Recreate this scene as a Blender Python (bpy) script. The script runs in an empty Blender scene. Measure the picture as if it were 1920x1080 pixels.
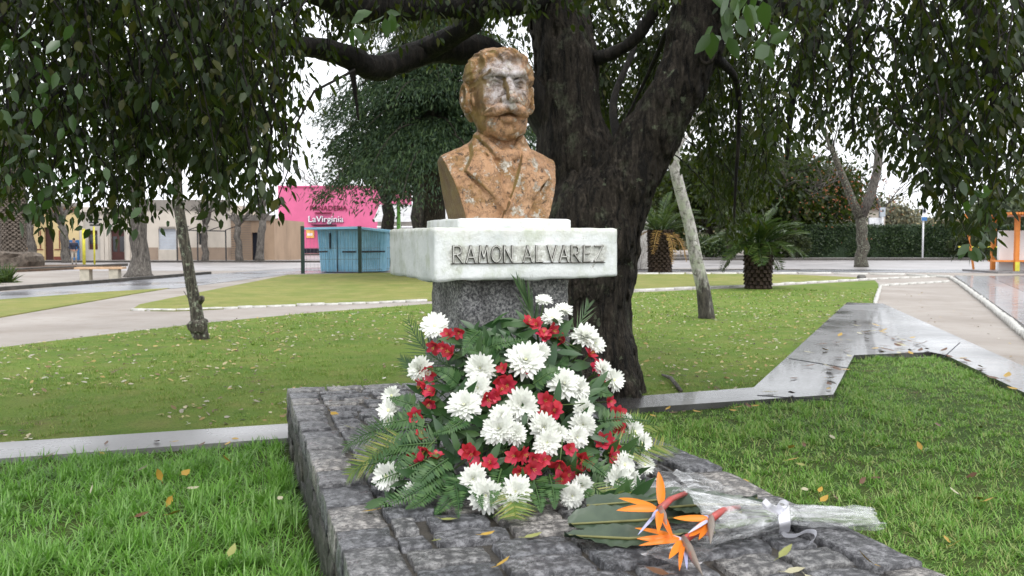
import bpy, bmesh, math, random
import numpy as np
from mathutils import Vector, Matrix
from mathutils.geometry import tessellate_polygon

# ------------------------------------------------------------------ camera, sky, sun, exposure
SC = bpy.context.scene
COL = SC.collection
EYE = 1.45
FPX = 1750.0                      # focal length in photograph pixels (1920 wide)
PITCH = math.atan(90 / FPX)
cam_d = bpy.data.cameras.new('camera'); cam = bpy.data.objects.new('camera', cam_d); COL.objects.link(cam)
cam.location = (0, 0, EYE); cam.rotation_euler = (math.pi / 2 - PITCH, 0, 0)
cam_d.sensor_width = 36; cam_d.lens = 36 * FPX / 1920; cam_d.clip_start = .05; cam_d.clip_end = 3000
cam_d.dof.use_dof = True; cam_d.dof.focus_distance = 4.6; cam_d.dof.aperture_fstop = 7
SC.camera = cam

SUN_EL, SUN_AZ = math.radians(58), math.radians(150)     # azimuth from +Y towards +X: behind the camera, to the right
world = bpy.data.worlds.new('World'); SC.world = world; world.use_nodes = True
wn = world.node_tree; wn.nodes.clear()
sky = wn.nodes.new('ShaderNodeTexSky'); sky.sky_type = 'NISHITA'; sky.sun_disc = False
sky.sun_elevation = SUN_EL; sky.sun_rotation = SUN_AZ; sky.dust_density = 6; sky.air_density = 1.0; sky.ozone_density = 1
hs = wn.nodes.new('ShaderNodeHueSaturation'); hs.inputs['Saturation'].default_value = .10
mx = wn.nodes.new('ShaderNodeMix'); mx.data_type = 'RGBA'; mx.inputs[0].default_value = .72
mx.inputs[7].default_value = (13.0, 13.4, 14.0, 1)        # the even cloud cover
bg = wn.nodes.new('ShaderNodeBackground'); bg.inputs[1].default_value = .10
wo = wn.nodes.new('ShaderNodeOutputWorld')
wn.links.new(sky.outputs[0], hs.inputs['Color']); wn.links.new(hs.outputs[0], mx.inputs[6])
wn.links.new(mx.outputs[2], bg.inputs[0]); wn.links.new(bg.outputs[0], wo.inputs[0])
sun_d = bpy.data.lights.new('sun', 'SUN'); sun_d.energy = 1.0; sun_d.angle = math.radians(25); sun_d.color = (1, .97, .93)
sun = bpy.data.objects.new('sun', sun_d); COL.objects.link(sun)
sdir = Vector((math.sin(SUN_AZ) * math.cos(SUN_EL), math.cos(SUN_AZ) * math.cos(SUN_EL), math.sin(SUN_EL)))
sun.rotation_euler = sdir.to_track_quat('Z', 'Y').to_euler(); sun.location = (6, -10, 12)
SC.view_settings.view_transform = 'Standard'; SC.view_settings.look = 'None'
SC.view_settings.exposure = .74; SC.view_settings.gamma = 1; SC.view_settings.use_curve_mapping = False
SC.render.engine = 'CYCLES'
SC.cycles.use_denoising = True
SC.cycles.max_bounces = 8; SC.cycles.transparent_max_bounces = 24; SC.cycles.caustics_reflective = False; SC.cycles.caustics_refractive = False

# ------------------------------------------------------------------ measuring helpers
def ray(px, py):
    dx = px - 960; dy = 540 - py
    return (dx, FPX * math.cos(PITCH) + dy * math.sin(PITCH), -FPX * math.sin(PITCH) + dy * math.cos(PITCH))
def G(px, py, z=0.0):                       # where the line of sight meets the level z
    r = ray(px, py); t = (z - EYE) / r[2]; return Vector((r[0] * t, r[1] * t, z))
def P(px, py, Y):                           # the point at distance Y
    r = ray(px, py); t = Y / r[1]; return Vector((r[0] * t, Y, EYE + r[2] * t))
TH = math.radians(20.2)
RV = Vector((math.cos(TH), math.sin(TH), 0)); DV = Vector((-math.sin(TH), math.cos(TH), 0))
C0 = Vector((-.3566, 4.3, 0))
def ML(u, v, z): return C0 + RV * u + DV * v + Vector((0, 0, z))
TP = math.radians(16.4)
RP = Vector((math.cos(TP), math.sin(TP), 0)); DP = Vector((-math.sin(TP), math.cos(TP), 0))
PB = G(537, 727, .4); PB.z = 0              # back left corner of the stone platform
PW, PD, PZ = 1.81, 4.6, .40
def PL(u, v, z): return PB + RP * u - DP * v + Vector((0, 0, z))    # v runs towards the viewer
rng = np.random.default_rng(7)
rnd = random.Random(11)

# ------------------------------------------------------------------ noise
def _hash(i, j, k, s):
    n = (i * 374761393 + j * 668265263 + k * 2147483647 % 1000003 + k * 1274126177 + s * 69069) & 0xffffffff
    n = ((n ^ (n >> 13)) * 1274126177) & 0xffffffff
    n = (n ^ (n >> 16)) & 0xffff
    return n.astype(np.float32) / 32767.5 - 1
def vnoise(p, s=0):
    p = np.asarray(p, dtype=np.float32); b = np.floor(p).astype(np.int64); f = p - b; f = f * f * (3 - 2 * f)
    r = 0
    for dx in (0, 1):
        wx = f[..., 0] if dx else 1 - f[..., 0]
        for dy in (0, 1):
            wy = f[..., 1] if dy else 1 - f[..., 1]
            for dz in (0, 1):
                wz = f[..., 2] if dz else 1 - f[..., 2]
                r = r + wx * wy * wz * _hash(b[..., 0] + dx, b[..., 1] + dy, b[..., 2] + dz, s)
    return r
def fnoise(p, s=0, o=3):
    p = np.asarray(p, dtype=np.float32); r = 0; a = 1
    for i in range(o): r = r + a * vnoise(p * (2 ** i), s + i); a *= .5
    return r

# ------------------------------------------------------------------ mesh helpers
def mesh_np(name, V, F, smooth=True):
    """F: list of int arrays (n,k)"""
    V = np.asarray(V, dtype=np.float32)
    me = bpy.data.meshes.new(name); me.vertices.add(len(V)); me.vertices.foreach_set('co', V.ravel())
    F = [np.asarray(f, dtype=np.int32) for f in F if len(f)]
    nl = sum(f.size for f in F); npol = sum(len(f) for f in F)
    me.loops.add(nl); me.polygons.add(npol)
    me.loops.foreach_set('vertex_index', np.concatenate([f.ravel() for f in F]))
    st = []; o = 0
    for f in F:
        st.append(o + np.arange(len(f)) * f.shape[1]); o += f.size
    me.polygons.foreach_set('loop_start', np.concatenate(st).astype(np.int32))
    me.update(calc_edges=True); me.validate()
    me.polygons.foreach_set('use_smooth', np.full(len(me.polygons), smooth, dtype=bool))
    return me
class MB:
    def __init__(s): s.v = []; s.f = []
    def add(s, V, F):
        o = len(s.v); s.v += [tuple(p) for p in V]; s.f += [tuple(i + o for i in f) for f in F]; return s
    def box(s, x0, x1, y0, y1, z0, z1):
        V = [(x, y, z) for x in (x0, x1) for y in (y0, y1) for z in (z0, z1)]
        return s.add(V, [(0, 1, 3, 2), (4, 6, 7, 5), (0, 4, 5, 1), (2, 3, 7, 6), (0, 2, 6, 4), (1, 5, 7, 3)])
    def obox(s, c, ax, ay, az):               # centre and three half-axis vectors
        c = Vector(c); V = [c + ax * a + ay * b + az * d for a in (-1, 1) for b in (-1, 1) for d in (-1, 1)]
        return s.add(V, [(0, 1, 3, 2), (4, 6, 7, 5), (0, 4, 5, 1), (2, 3, 7, 6), (0, 2, 6, 4), (1, 5, 7, 3)])
    def bar(s, a, b, w, h, up=Vector((0, 0, 1))):
        a = Vector(a); b = Vector(b); d = (b - a); L = d.length; d.normalize()
        x = d.cross(up)
        if x.length < 1e-4: x = d.cross(Vector((0, 1, 0)))
        x.normalize(); y = x.cross(d)
        return s.obox((a + b) / 2, d * L / 2, x * w / 2, y * h / 2)
    def tube(s, pts, rad, n=8, cap=True, jit=0, flat=1.0):
        pts = [Vector(p) for p in pts]; m = len(pts)
        if not hasattr(rad, '__len__'): rad = [rad] * m
        ref = None; V = []; F = []
        for i, p in enumerate(pts):
            t = (pts[min(i + 1, m - 1)] - pts[max(i - 1, 0)])
            if t.length < 1e-9: t = Vector((0, 0, 1))
            t.normalize()
            if ref is None:
                ref = t.cross(Vector((.31, .95, .07)))
                if ref.length < .1: ref = t.cross(Vector((1, 0, 0)))
            ref = (ref - t * ref.dot(t)).normalized(); b = t.cross(ref)
            for k in range(n):
                a = 2 * math.pi * k / n; rr = rad[i] * (1 + (rnd.uniform(-jit, jit) if jit else 0))
                V.append(p + ref * math.cos(a) * rr + b * math.sin(a) * rr * flat)
        for i in range(m - 1):
            for k in range(n):
                k2 = (k + 1) % n; F.append((i * n + k, i * n + k2, (i + 1) * n + k2, (i + 1) * n + k))
        if cap: F.append(tuple(reversed(range(n)))); F.append(tuple((m - 1) * n + k for k in range(n)))
        return s.add(V, F)
    def prism(s, poly, z0, z1):               # poly: list of (x, y), any simple polygon
        n = len(poly); area = sum(poly[i][0] * poly[(i + 1) % n][1] - poly[(i + 1) % n][0] * poly[i][1] for i in range(n))
        if area < 0: poly = poly[::-1]
        tr = tessellate_polygon([[Vector((p[0], p[1], 0)) for p in poly]])
        V = [(p[0], p[1], z1) for p in poly] + [(p[0], p[1], z0) for p in poly]
        F = []
        for t in tr:
            a, b, c = (poly[i] for i in t)
            cr = (b[0] - a[0]) * (c[1] - a[1]) - (c[0] - a[0]) * (b[1] - a[1])
            F.append(tuple(t) if cr > 0 else tuple(reversed(t)))
        F += [(i, n + i, n + (i + 1) % n, (i + 1) % n) for i in range(n)]
        return s.add(V, F)
    def mesh(s, name, smooth=False):
        me = bpy.data.meshes.new(name); me.from_pydata([tuple(p) for p in s.v], [], s.f); me.update()
        if smooth: me.polygons.foreach_set('use_smooth', np.full(len(me.polygons), True, dtype=bool))
        return me
    def build(s, name, mat, parent=None, smooth=False, **tags):
        return obj(name, s.mesh(name, smooth), mat, parent, **tags)
def tag(o, label=None, cat=None, group=None, kind=None):
    if label: o['label'] = label
    if cat: o['category'] = cat
    if group: o['group'] = group
    if kind: o['kind'] = kind
    return o
def root_of(o):
    while o.parent: o = o.parent
    return o
def wmat(o):
    m = o.matrix_basis.copy()
    return wmat(o.parent) @ o.matrix_parent_inverse @ m if o.parent else m
def adopt(o, parent):
    """keep a child that was built in world space where it stands"""
    o.parent = parent; o.matrix_parent_inverse = wmat(parent).inverted()
def obj(name, me, mat=None, parent=None, loc=None, **tags):
    o = bpy.data.objects.new(name, me); COL.objects.link(o)
    if mat is not None and not me.materials: me.materials.append(mat)
    if parent is not None: adopt(o, parent)
    if loc is not None: o.location = loc
    tag(o, **tags); return o
def thing(name, label, cat, loc, group=None):
    o = bpy.data.objects.new(name, None); COL.objects.link(o); o.location = loc; o.empty_display_size = .1
    return tag(o, label, cat, group)
def rough_box(hx, hy, hz, r, n, amp, freq, seed):
    """rounded, slightly uneven block centred on the origin -> V, quads"""
    nx, ny, nz = n; pts = []; quads = []
    def face(ax, sgn):
        o = len(pts); dims = [hx, hy, hz]; ns = [nx, ny, nz]; a, b = [i for i in range(3) if i != ax]
        for i in range(ns[a] + 1):
            for j in range(ns[b] + 1):
                p = [0, 0, 0]; p[ax] = sgn * dims[ax]; p[a] = dims[a] * (2 * i / ns[a] - 1); p[b] = dims[b] * (2 * j / ns[b] - 1); pts.append(p)
        w = ns[b] + 1
        for i in range(ns[a]):
            for j in range(ns[b]):
                q = [o + i * w + j, o + (i + 1) * w + j, o + (i + 1) * w + j + 1, o + i * w + j + 1]
                if (sgn > 0) != (ax != 1): q.reverse()
                quads.append(q)
    for ax in range(3):
        for sg in (-1, 1): face(ax, sg)
    p = np.array(pts, dtype=np.float64)
    key = np.round(p * 1e5).astype(np.int64); _, first, inv = np.unique(key, axis=0, return_index=True, return_inverse=True)
    inv = inv.reshape(-1); p = p[first]; Q = inv[np.array(quads)]
    h = np.array([hx, hy, hz]); inner = np.clip(p, -(h - r), h - r); d = p - inner; L = np.linalg.norm(d, axis=1, keepdims=True); L[L == 0] = 1
    p2 = inner + d / L * r
    nrm = d / L
    p2 += nrm * (fnoise(p * freq + seed * 3.7, seed, 3)[:, None] * amp)
    return p2, Q
def leaf_np(Pb, D, N, L, W, tmpl='leaf', bend=.15):
    """many leaf blades at once; Pb base, D direction, N normal -> V, [faces]"""
    Pb = np.asarray(Pb, dtype=np.float64); n = len(Pb)
    D = D / np.linalg.norm(D, axis=1, keepdims=True); N = N - D * (N * D).sum(1, keepdims=True)
    ln = np.linalg.norm(N, axis=1, keepdims=True); ln[ln < 1e-6] = 1; N = N / ln; S = np.cross(D, N)
    if tmpl == 'leaf':
        T = [(0, 0, 0), (.28, .46, .06), (.28, -.46, .06), (.65, .40, .04), (.65, -.40, .04), (1, 0, 0), (.3, 0, -.03), (.66, 0, -.03)]
        F = [(0, 6, 1), (0, 2, 6), (6, 7, 3, 1), (2, 4, 7, 6), (7, 5, 3), (4, 5, 7)]
    elif tmpl == 'card':
        T = [(0, 0, 0), (.45, .5, 0), (1, 0, 0), (.45, -.5, 0)]; F = [(0, 3, 2, 1)]
    elif tmpl == 'blade':
        T = [(0, .5, 0), (0, -.5, 0), (.55, .4, 0), (.55, -.4, 0), (1, 0, 0)]; F = [(0, 1, 3, 2), (2, 3, 4)]
    else:
        T = [(0, .5, 0), (0, -.5, 0), (1, 0, 0)]; F = [(0, 1, 2)]
    m = len(T); V = np.zeros((n, m, 3)); L = np.broadcast_to(L, (n,)); W = np.broadcast_to(W, (n,)); bend = np.broadcast_to(bend, (n,))
    for i, (t, s, z) in enumerate(T):
        V[:, i] = Pb + D * (t * L)[:, None] + S * (s * W)[:, None] + N * (z * W - bend * L * t * t)[:, None]
    base = (np.arange(n) * m)[:, None]; out = []
    for k in (3, 4):
        fk = [f for f in F if len(f) == k]
        if fk: out.append((base[:, :, None] + np.array(fk)[None]).reshape(-1, k))
    return V.reshape(-1, 3), out
def merge_np(parts):
    Vs = []; Fs = {}; o = 0
    for V, F in parts:
        Vs.append(V)
        for f in F:
            f = np.asarray(f); Fs.setdefault(f.shape[1], []).append(f + o)
        o += len(V)
    return np.concatenate(Vs), [np.concatenate(Fs[k]) for k in sorted(Fs)]
def unit(n):
    v = rng.normal(size=(n, 3)); return v / np.linalg.norm(v, axis=1, keepdims=True)
def in_poly(x, y, poly):
    r = np.zeros(len(x), dtype=bool); n = len(poly); j = n - 1
    for i in range(n):
        xi, yi = poly[i][0], poly[i][1]; xj, yj = poly[j][0], poly[j][1]
        c = ((yi > y) != (yj > y)) & (x < (xj - xi) * (y - yi) / (yj - yi + 1e-12) + xi); r ^= c; j = i
    return r
# signed distance sculpting
def smin(a, b, k):
    h = np.clip(.5 + .5 * (b - a) / k, 0, 1); return b * (1 - h) + a * h - k * h * (1 - h)
def smax(a, b, k): return -smin(-a, -b, k)
def ell(p, c, r):
    q = p - np.array(c, dtype=np.float32); r = np.array(r, dtype=np.float32)
    k0 = np.sqrt(((q / r) ** 2).sum(-1)); k1 = np.sqrt(((q / r ** 2) ** 2).sum(-1)) + 1e-9; return k0 * (k0 - 1) / k1
def cap(p, a, b, ra, rb=None):
    a = np.array(a, dtype=np.float32); b = np.array(b, dtype=np.float32); rb = ra if rb is None else rb
    ab = b - a; t = np.clip(((p - a) @ ab) / (ab @ ab), 0, 1); q = p - a - t[..., None] * ab
    return np.sqrt((q * q).sum(-1)) - (ra + (rb - ra) * t)
def surface_nets(f, org, h):
    nx, ny, nz = f.shape; sh = (nx - 1, ny - 1, nz - 1)
    acc = np.zeros(sh + (3,), dtype=np.float32); cnt = np.zeros(sh, dtype=np.int16)
    def sl(o): return f[o[0]:o[0] + nx - 1, o[1]:o[1] + ny - 1, o[2]:o[2] + nz - 1]
    cs = [(i, j, k) for i in (0, 1) for j in (0, 1) for k in (0, 1)]
    for a in cs:
        for ax in range(3):
            if a[ax]: continue
            b = list(a); b[ax] = 1
            fa, fb = sl(a), sl(b); m = (fa < 0) != (fb < 0); t = fa[m] / (fa[m] - fb[m])
            q = np.tile(np.array(a, dtype=np.float32), (len(t), 1)); q[:, ax] += t; acc[m] += q; cnt[m] += 1
    act = cnt > 0; idx = np.full(sh, -1, dtype=np.int64); idx[act] = np.arange(act.sum())
    V = (acc[act] / cnt[act][:, None] + np.argwhere(act)) * h + np.array(org)
    quads = []
    for ax in range(3):
        o1, o2 = [(1, 2), (2, 0), (0, 1)][ax]
        A = [slice(0, s) for s in f.shape]; B = [slice(0, s) for s in f.shape]
        A[ax] = slice(0, f.shape[ax] - 1); B[ax] = slice(1, f.shape[ax])
        sa = f[tuple(A)] < 0; sb = f[tuple(B)] < 0
        e = np.argwhere(sa != sb)
        ok = (e[:, o1] > 0) & (e[:, o2] > 0) & (e[:, o1] < sh[o1]) & (e[:, o2] < sh[o2]); e = e[ok]
        def cell(d1, d2):
            q = e.copy(); q[:, o1] -= d1; q[:, o2] -= d2; return idx[q[:, 0], q[:, 1], q[:, 2]]
        Q = np.stack([cell(1, 1), cell(0, 1), cell(0, 0), cell(1, 0)], 1)
        pos = sa[e[:, 0], e[:, 1], e[:, 2]]
        Q[~pos] = Q[~pos][:, ::-1]; quads.append(Q)
    return V, np.concatenate(quads)
def grid3(lo, hi, h):
    ax = [np.arange(lo[i], hi[i] + h, h, dtype=np.float32) for i in range(3)]
    return np.stack(np.meshgrid(*ax, indexing='ij'), -1)

# ------------------------------------------------------------------ materials
class Mat:
    def __init__(s, name, rough=.7, spec=.4):
        s.m = bpy.data.materials.new(name); s.m.use_nodes = True; s.t = s.m.node_tree; s.n = s.t.nodes; s.l = s.t.links
        s.b = s.n['Principled BSDF']; s.out = s.n['Material Output']
        s.b.inputs['Roughness'].default_value = rough; s.b.inputs['Specular IOR Level'].default_value = spec
        s.tc = s.n.new('ShaderNodeTexCoord'); s._c = {}
    def co(s, stretch=(1, 1, 1), kind='Object'):
        k = (tuple(stretch), kind)
        if k not in s._c:
            mp = s.n.new('ShaderNodeMapping'); mp.inputs['Scale'].default_value = stretch
            s.l.new(s.tc.outputs[kind], mp.inputs[0]); s._c[k] = mp.outputs[0]
        return s._c[k]
    def noise(s, scale, detail=5, rough=.55, stretch=(1, 1, 1), dist=0, kind='Object'):
        t = s.n.new('ShaderNodeTexNoise'); t.inputs['Scale'].default_value = scale; t.inputs['Detail'].default_value = detail
        t.inputs['Roughness'].default_value = rough; t.inputs['Distortion'].default_value = dist
        s.l.new(s.co(stretch, kind), t.inputs['Vector']); return t.outputs[0]
    def voro(s, scale, feature='F1', stretch=(1, 1, 1), out=0):
        t = s.n.new('ShaderNodeTexVoronoi'); t.feature = feature; t.inputs['Scale'].default_value = scale
        s.l.new(s.co(stretch), t.inputs['Vector']); return t.outputs[out]
    def ramp(s, src, stops):
        r = s.n.new('ShaderNodeValToRGB'); e = r.color_ramp.elements
        while len(e) < len(stops): e.new(.5)
        for i, (p, c) in enumerate(stops):
            e[i].position = p; c = (c, c, c) if not hasattr(c, '__len__') else c; e[i].color = (*c[:3], 1)
        s.l.new(src, r.inputs[0]); return r.outputs[0]
    def mix(s, fac, a, b, mode='MIX'):
        m = s.n.new('ShaderNodeMix'); m.data_type = 'RGBA'; m.blend_type = mode
        for sock, v in ((m.inputs[0], fac), (m.inputs[6], a), (m.inputs[7], b)):
            if hasattr(v, 'is_linked') or hasattr(v, 'node'): s.l.new(v, sock)
            elif hasattr(v, '__len__'): sock.default_value = (*v[:3], 1)
            else: sock.default_value = v
        return m.outputs[2]
    def math(s, op, a, b=0):
        m = s.n.new('ShaderNodeMath'); m.operation = op
        for sock, v in ((m.inputs[0], a), (m.inputs[1], b)):
            if hasattr(v, 'node'): s.l.new(v, sock)
            else: sock.default_value = v
        return m.outputs[0]
    def color(s, v):
        if hasattr(v, 'node'): s.l.new(v, s.b.inputs['Base Color'])
        else: s.b.inputs['Base Color'].default_value = (*v[:3], 1)
        return s
    def roughness(s, v): s.l.new(v, s.b.inputs['Roughness']); return s
    def bump(s, src, strength=.5, dist=.01):
        b = s.n.new('ShaderNodeBump'); b.inputs['Strength'].default_value = strength; b.inputs['Distance'].default_value = dist
        s.l.new(src, b.inputs['Height'])
        if s.b.inputs['Normal'].is_linked: s.l.new(s.b.inputs['Normal'].links[0].from_socket, b.inputs['Normal'])
        s.l.new(b.outputs[0], s.b.inputs['Normal']); return s
    def rand(s):
        g = s.n.new('ShaderNodeNewGeometry'); o = s.n.new('ShaderNodeObjectInfo')
        a = s.math('ADD', g.outputs['Random Per Island'], o.outputs['Random']); return s.math('FRACT', a)
    def translucent(s, col, fac):
        t = s.n.new('ShaderNodeBsdfTranslucent'); mxs = s.n.new('ShaderNodeMixShader'); mxs.inputs[0].default_value = fac
        if hasattr(col, 'node'): s.l.new(col, t.inputs[0])
        else: t.inputs[0].default_value = (*col[:3], 1)
        s.l.new(s.b.outputs[0], mxs.inputs[1]); s.l.new(t.outputs[0], mxs.inputs[2]); s.l.new(mxs.outputs[0], s.out.inputs[0]); return s
def simple(name, c1, c2=None, scale=6, rough=.7, spec=.4, bump=0, bscale=40, bd=.01, stretch=(1, 1, 1), detail=5):
    m = Mat(name, rough, spec)
    c2 = c2 or tuple(x * .75 for x in c1)
    m.color(m.ramp(m.noise(scale, detail, stretch=stretch), [(.32, c2), (.68, c1)]))
    if bump: m.bump(m.noise(bscale, 4, stretch=stretch), bump, bd)
    return m.m
def leaf_mat(name, cols, rough=.4, spec=.5, tr=.25, trc=None):
    m = Mat(name, rough, spec); n = len(cols)
    c = m.ramp(m.rand(), [((i + .0) / max(1, n - 1), k) for i, k in enumerate(cols)])
    m.color(c)
    if tr: m.translucent(trc or tuple(min(1, x * 1.6) for x in cols[n // 2]), tr)
    return m.m
MT = {}
# ------------------------------------------------------------------ material library
def mk_bust():
    m = Mat('weathered_copper_paint', .45, .4)
    base = m.ramp(m.noise(5, 7, .65), [(.3, (.27, .135, .060)), (.5, (.44, .250, .132)), (.75, (.53, .325, .190))])
    sz = m.n.new('ShaderNodeSeparateXYZ'); m.l.new(m.tc.outputs['Object'], sz.inputs[0])
    och = m.ramp(m.math('ADD', m.noise(8, 7, .7), m.ramp(sz.outputs[2], [(.54, 0), (.66, .10)])), [(.50, 0), (.60, .9)])
    c = m.mix(och, base, m.ramp(m.noise(30, 5), [(.35, (.17, .085, .025)), (.65, (.30, .17, .055))]))
    # worn grey primer, mostly over brow, eyes and nose
    g = m.n.new('ShaderNodeVectorMath'); g.operation = 'DISTANCE'; m.l.new(m.tc.outputs['Object'], g.inputs[0]); g.inputs[1].default_value = (-.015, -.17, .69)
    fm = m.ramp(m.math('ADD', g.outputs['Value'], m.math('MULTIPLY', m.noise(11, 7, .7), .34)), [(.265, .95), (.335, 0)])
    c = m.mix(fm, c, m.ramp(m.noise(20, 6, .7), [(.36, (.26, .19, .15)), (.5, (.42, .37, .35)), (.62, (.58, .55, .56))]))
    li = m.ramp(m.noise(15, 8, .74), [(.55, 0), (.585, .9)])
    c = m.mix(li, c, m.ramp(m.noise(50, 3), [(.4, (.30, .27, .21)), (.6, (.58, .55, .49))]))
    dk = m.ramp(m.noise(16, 9, .8, dist=.7), [(.385, 1), (.44, 0)])
    c = m.mix(m.math('MULTIPLY', dk, .9), c, (.050, .032, .020))
    fl = m.ramp(m.noise(10, 8, .75, dist=.3), [(.472, 0), (.492, 1), (.512, 0)])      # edges of flaking paint
    c = m.mix(m.math('MULTIPLY', fl, .75), c, (.07, .042, .026))
    # darker olive brown on the left sawn-off arm face
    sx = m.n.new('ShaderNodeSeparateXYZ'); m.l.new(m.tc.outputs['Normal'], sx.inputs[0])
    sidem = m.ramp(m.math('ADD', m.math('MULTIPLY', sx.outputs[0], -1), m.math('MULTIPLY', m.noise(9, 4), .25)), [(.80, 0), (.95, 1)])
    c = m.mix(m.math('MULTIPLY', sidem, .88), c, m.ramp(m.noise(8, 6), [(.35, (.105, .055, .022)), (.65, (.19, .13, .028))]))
    m.color(c); m.bump(m.noise(45, 7, .75), .9, .014); m.bump(dk, .4, .005); m.bump(li, .3, .003); return m.m
MT['bust'] = mk_bust()
def mk_white():
    m = Mat('flaking_whitewash', .65, .35)
    c = m.ramp(m.noise(4, 6), [(.3, (.55, .58, .565)), (.6, (.74, .76, .755))])
    c = m.mix(m.ramp(m.noise(7, 8, .72, stretch=(1, 1, .6)), [(.50, 0), (.66, .8)]), c, (.44, .48, .38))
    c = m.mix(m.ramp(m.noise(26, 8, .78), [(.60, 0), (.66, .85)]), c, (.33, .32, .28))
    sx = m.n.new('ShaderNodeSeparateXYZ'); m.l.new(m.tc.outputs['Object'], sx.inputs[0])
    top = m.ramp(m.math('ADD', m.math('MULTIPLY', sx.outputs[2], 4), m.math('MULTIPLY', m.noise(11, 7, .7), .9)), [(.72, 0), (.95, .8)])
    c = m.mix(top, c, m.ramp(m.noise(18, 6), [(.4, (.40, .42, .33)), (.6, (.62, .62, .58))]))
    # flaked, grimy band in which the letters stand (front face only)
    bx = m.math('SUBTRACT', .415, m.math('ABSOLUTE', m.math('ADD', sx.outputs[0], .0)))
    bz = m.math('SUBTRACT', .044, m.math('ABSOLUTE', m.math('ADD', sx.outputs[2], 0.0)))
    by = m.math('SUBTRACT', -.44, sx.outputs[1])
    inb = m.math('MINIMUM', m.math('MINIMUM', m.math('MULTIPLY', bx, 12), m.math('MULTIPLY', bz, 30)), m.math('MULTIPLY', by, 60))
    band = m.ramp(m.math('ADD', inb, m.math('MULTIPLY', m.noise(20, 6, .7), 1.1)), [(.55, 0), (.85, .75)])
    c = m.mix(band, c, m.ramp(m.noise(34, 7, .75), [(.38, (.20, .195, .165)), (.5, (.42, .42, .36)), (.64, (.74, .75, .72))]))
    m.color(c); m.bump(m.noise(20, 7, .7), .5, .010); m.bump(m.noise(5, 5), .3, .02); return m.m
MT['white'] = mk_white()
def mk_granite():
    m = Mat('rough_granite', .8, .3)
    c = m.ramp(m.noise(75, 4, .7), [(.34, (.05, .05, .055)), (.48, (.20, .20, .205)), (.62, (.52, .51, .50))])
    c = m.mix(m.ramp(m.noise(4, 5), [(.42, 0), (.62, .7)]), c, (.06, .058, .055))
    m.color(c); m.bump(m.noise(45, 6, .7), .8, .012); return m.m
MT['granite'] = mk_granite()
def mk_stone(name, a, b, wet):
    m = Mat(name, .5, .45)
    c = m.ramp(m.noise(24, 8, .78), [(.32, tuple(x * .5 for x in a)), (.46, a), (.56, b), (.72, tuple(min(1, x * 1.7) for x in b))])
    c = m.mix(m.ramp(m.noise(85, 4, .7), [(.52, 0), (.66, .8)]), c, tuple(x * .4 for x in a))
    r = m.rand(); c = m.mix(1.0, c, m.ramp(r, [(0, (.60, .62, .66)), (.35, (.85, .85, .88)), (.7, (1.0, .99, .96)), (1, (1.45, 1.36, 1.25))]), 'MULTIPLY')
    m.color(c); m.roughness(m.ramp(m.noise(5, 5), [(.38, wet), (.62, .75)]))
    m.bump(m.noise(12, 8, .7), 1.0, .035); m.bump(m.noise(90, 4, .7), .6, .008); return m.m
MT['sett'] = mk_stone('wet_granite_sett', (.088, .088, .092), (.27, .268, .27), .18)
MT['sidestone'] = mk_stone('dark_wall_stone', (.028, .028, .022), (.085, .082, .070), .5)  # darker tone than the setts, for the platform's side walls
MT['bed'] = simple('dark_wet_mortar', (.075, .066, .054), (.030, .027, .023), 14, .5, .4, .9, 70, .015)
def mk_bark(name, a, b, lich=.0, lc=(.32, .36, .26), sc=1.0, ridge=1.0, wet=.75):
    m = Mat(name, wet, .3)
    n1 = m.noise(11 * sc, 7, .65, (1, 1, .16), .5)
    c = m.ramp(n1, [(.34, tuple(x * .28 for x in a)), (.5, a), (.68, b)])
    if lich: c = m.mix(m.ramp(m.noise(5 * sc, 7, .7), [(.66 - lich, 0), (.74 - lich, .85)]), c, lc)
    m.color(c); m.bump(n1, 1.0 * ridge, .09 / sc); m.bump(m.noise(32 * sc, 6, .7, stretch=(1, 1, .35)), .7 * ridge, .02 / sc); return m.m
def mk_furrowed():
    m = Mat('furrowed_dark_bark', .8, .25)
    n1 = m.noise(17, 7, .7, (1, 1, .20), .9); n2 = m.noise(48, 5, .7, (1, 1, .4))
    pl = m.ramp(n1, [(.40, 0), (.47, .55), (.62, 1)])
    c = m.mix(pl, (.006, .005, .004), m.ramp(n2, [(.35, (.028, .023, .017)), (.55, (.064, .052, .040)), (.72, (.13, .112, .09))]))
    c = m.mix(m.ramp(m.noise(3.2, 8, .72), [(.56, 0), (.62, .7)]), c, m.ramp(n2, [(.4, (.055, .06, .035)), (.6, (.13, .14, .095))]))
    c = m.mix(m.ramp(m.noise(7, 7, .7), [(.64, 0), (.67, .85)]), c, (.17, .20, .13))
    m.color(c); m.bump(pl, 1.0, .035); m.bump(n2, .8, .012); return m.m
MT['bark'] = mk_furrowed()
MT['bark_limb'] = mk_bark('black_wet_bark', (.012, .010, .008), (.035, .028, .022), 0, sc=2)
MT['bark_lichen'] = mk_bark('lichened_bark', (.055, .048, .038), (.15, .135, .105), .12, (.29, .32, .24), 3, .8)
MT['bark_grey'] = mk_bark('grey_bark', (.09, .08, .07), (.20, .18, .16), .04, (.3, .32, .26), 2, .7)
MT['bark_pale'] = mk_bark('pale_grey_bark', (.32, .30, .28), (.62, .60, .57), .0, sc=3, ridge=.5)
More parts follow.
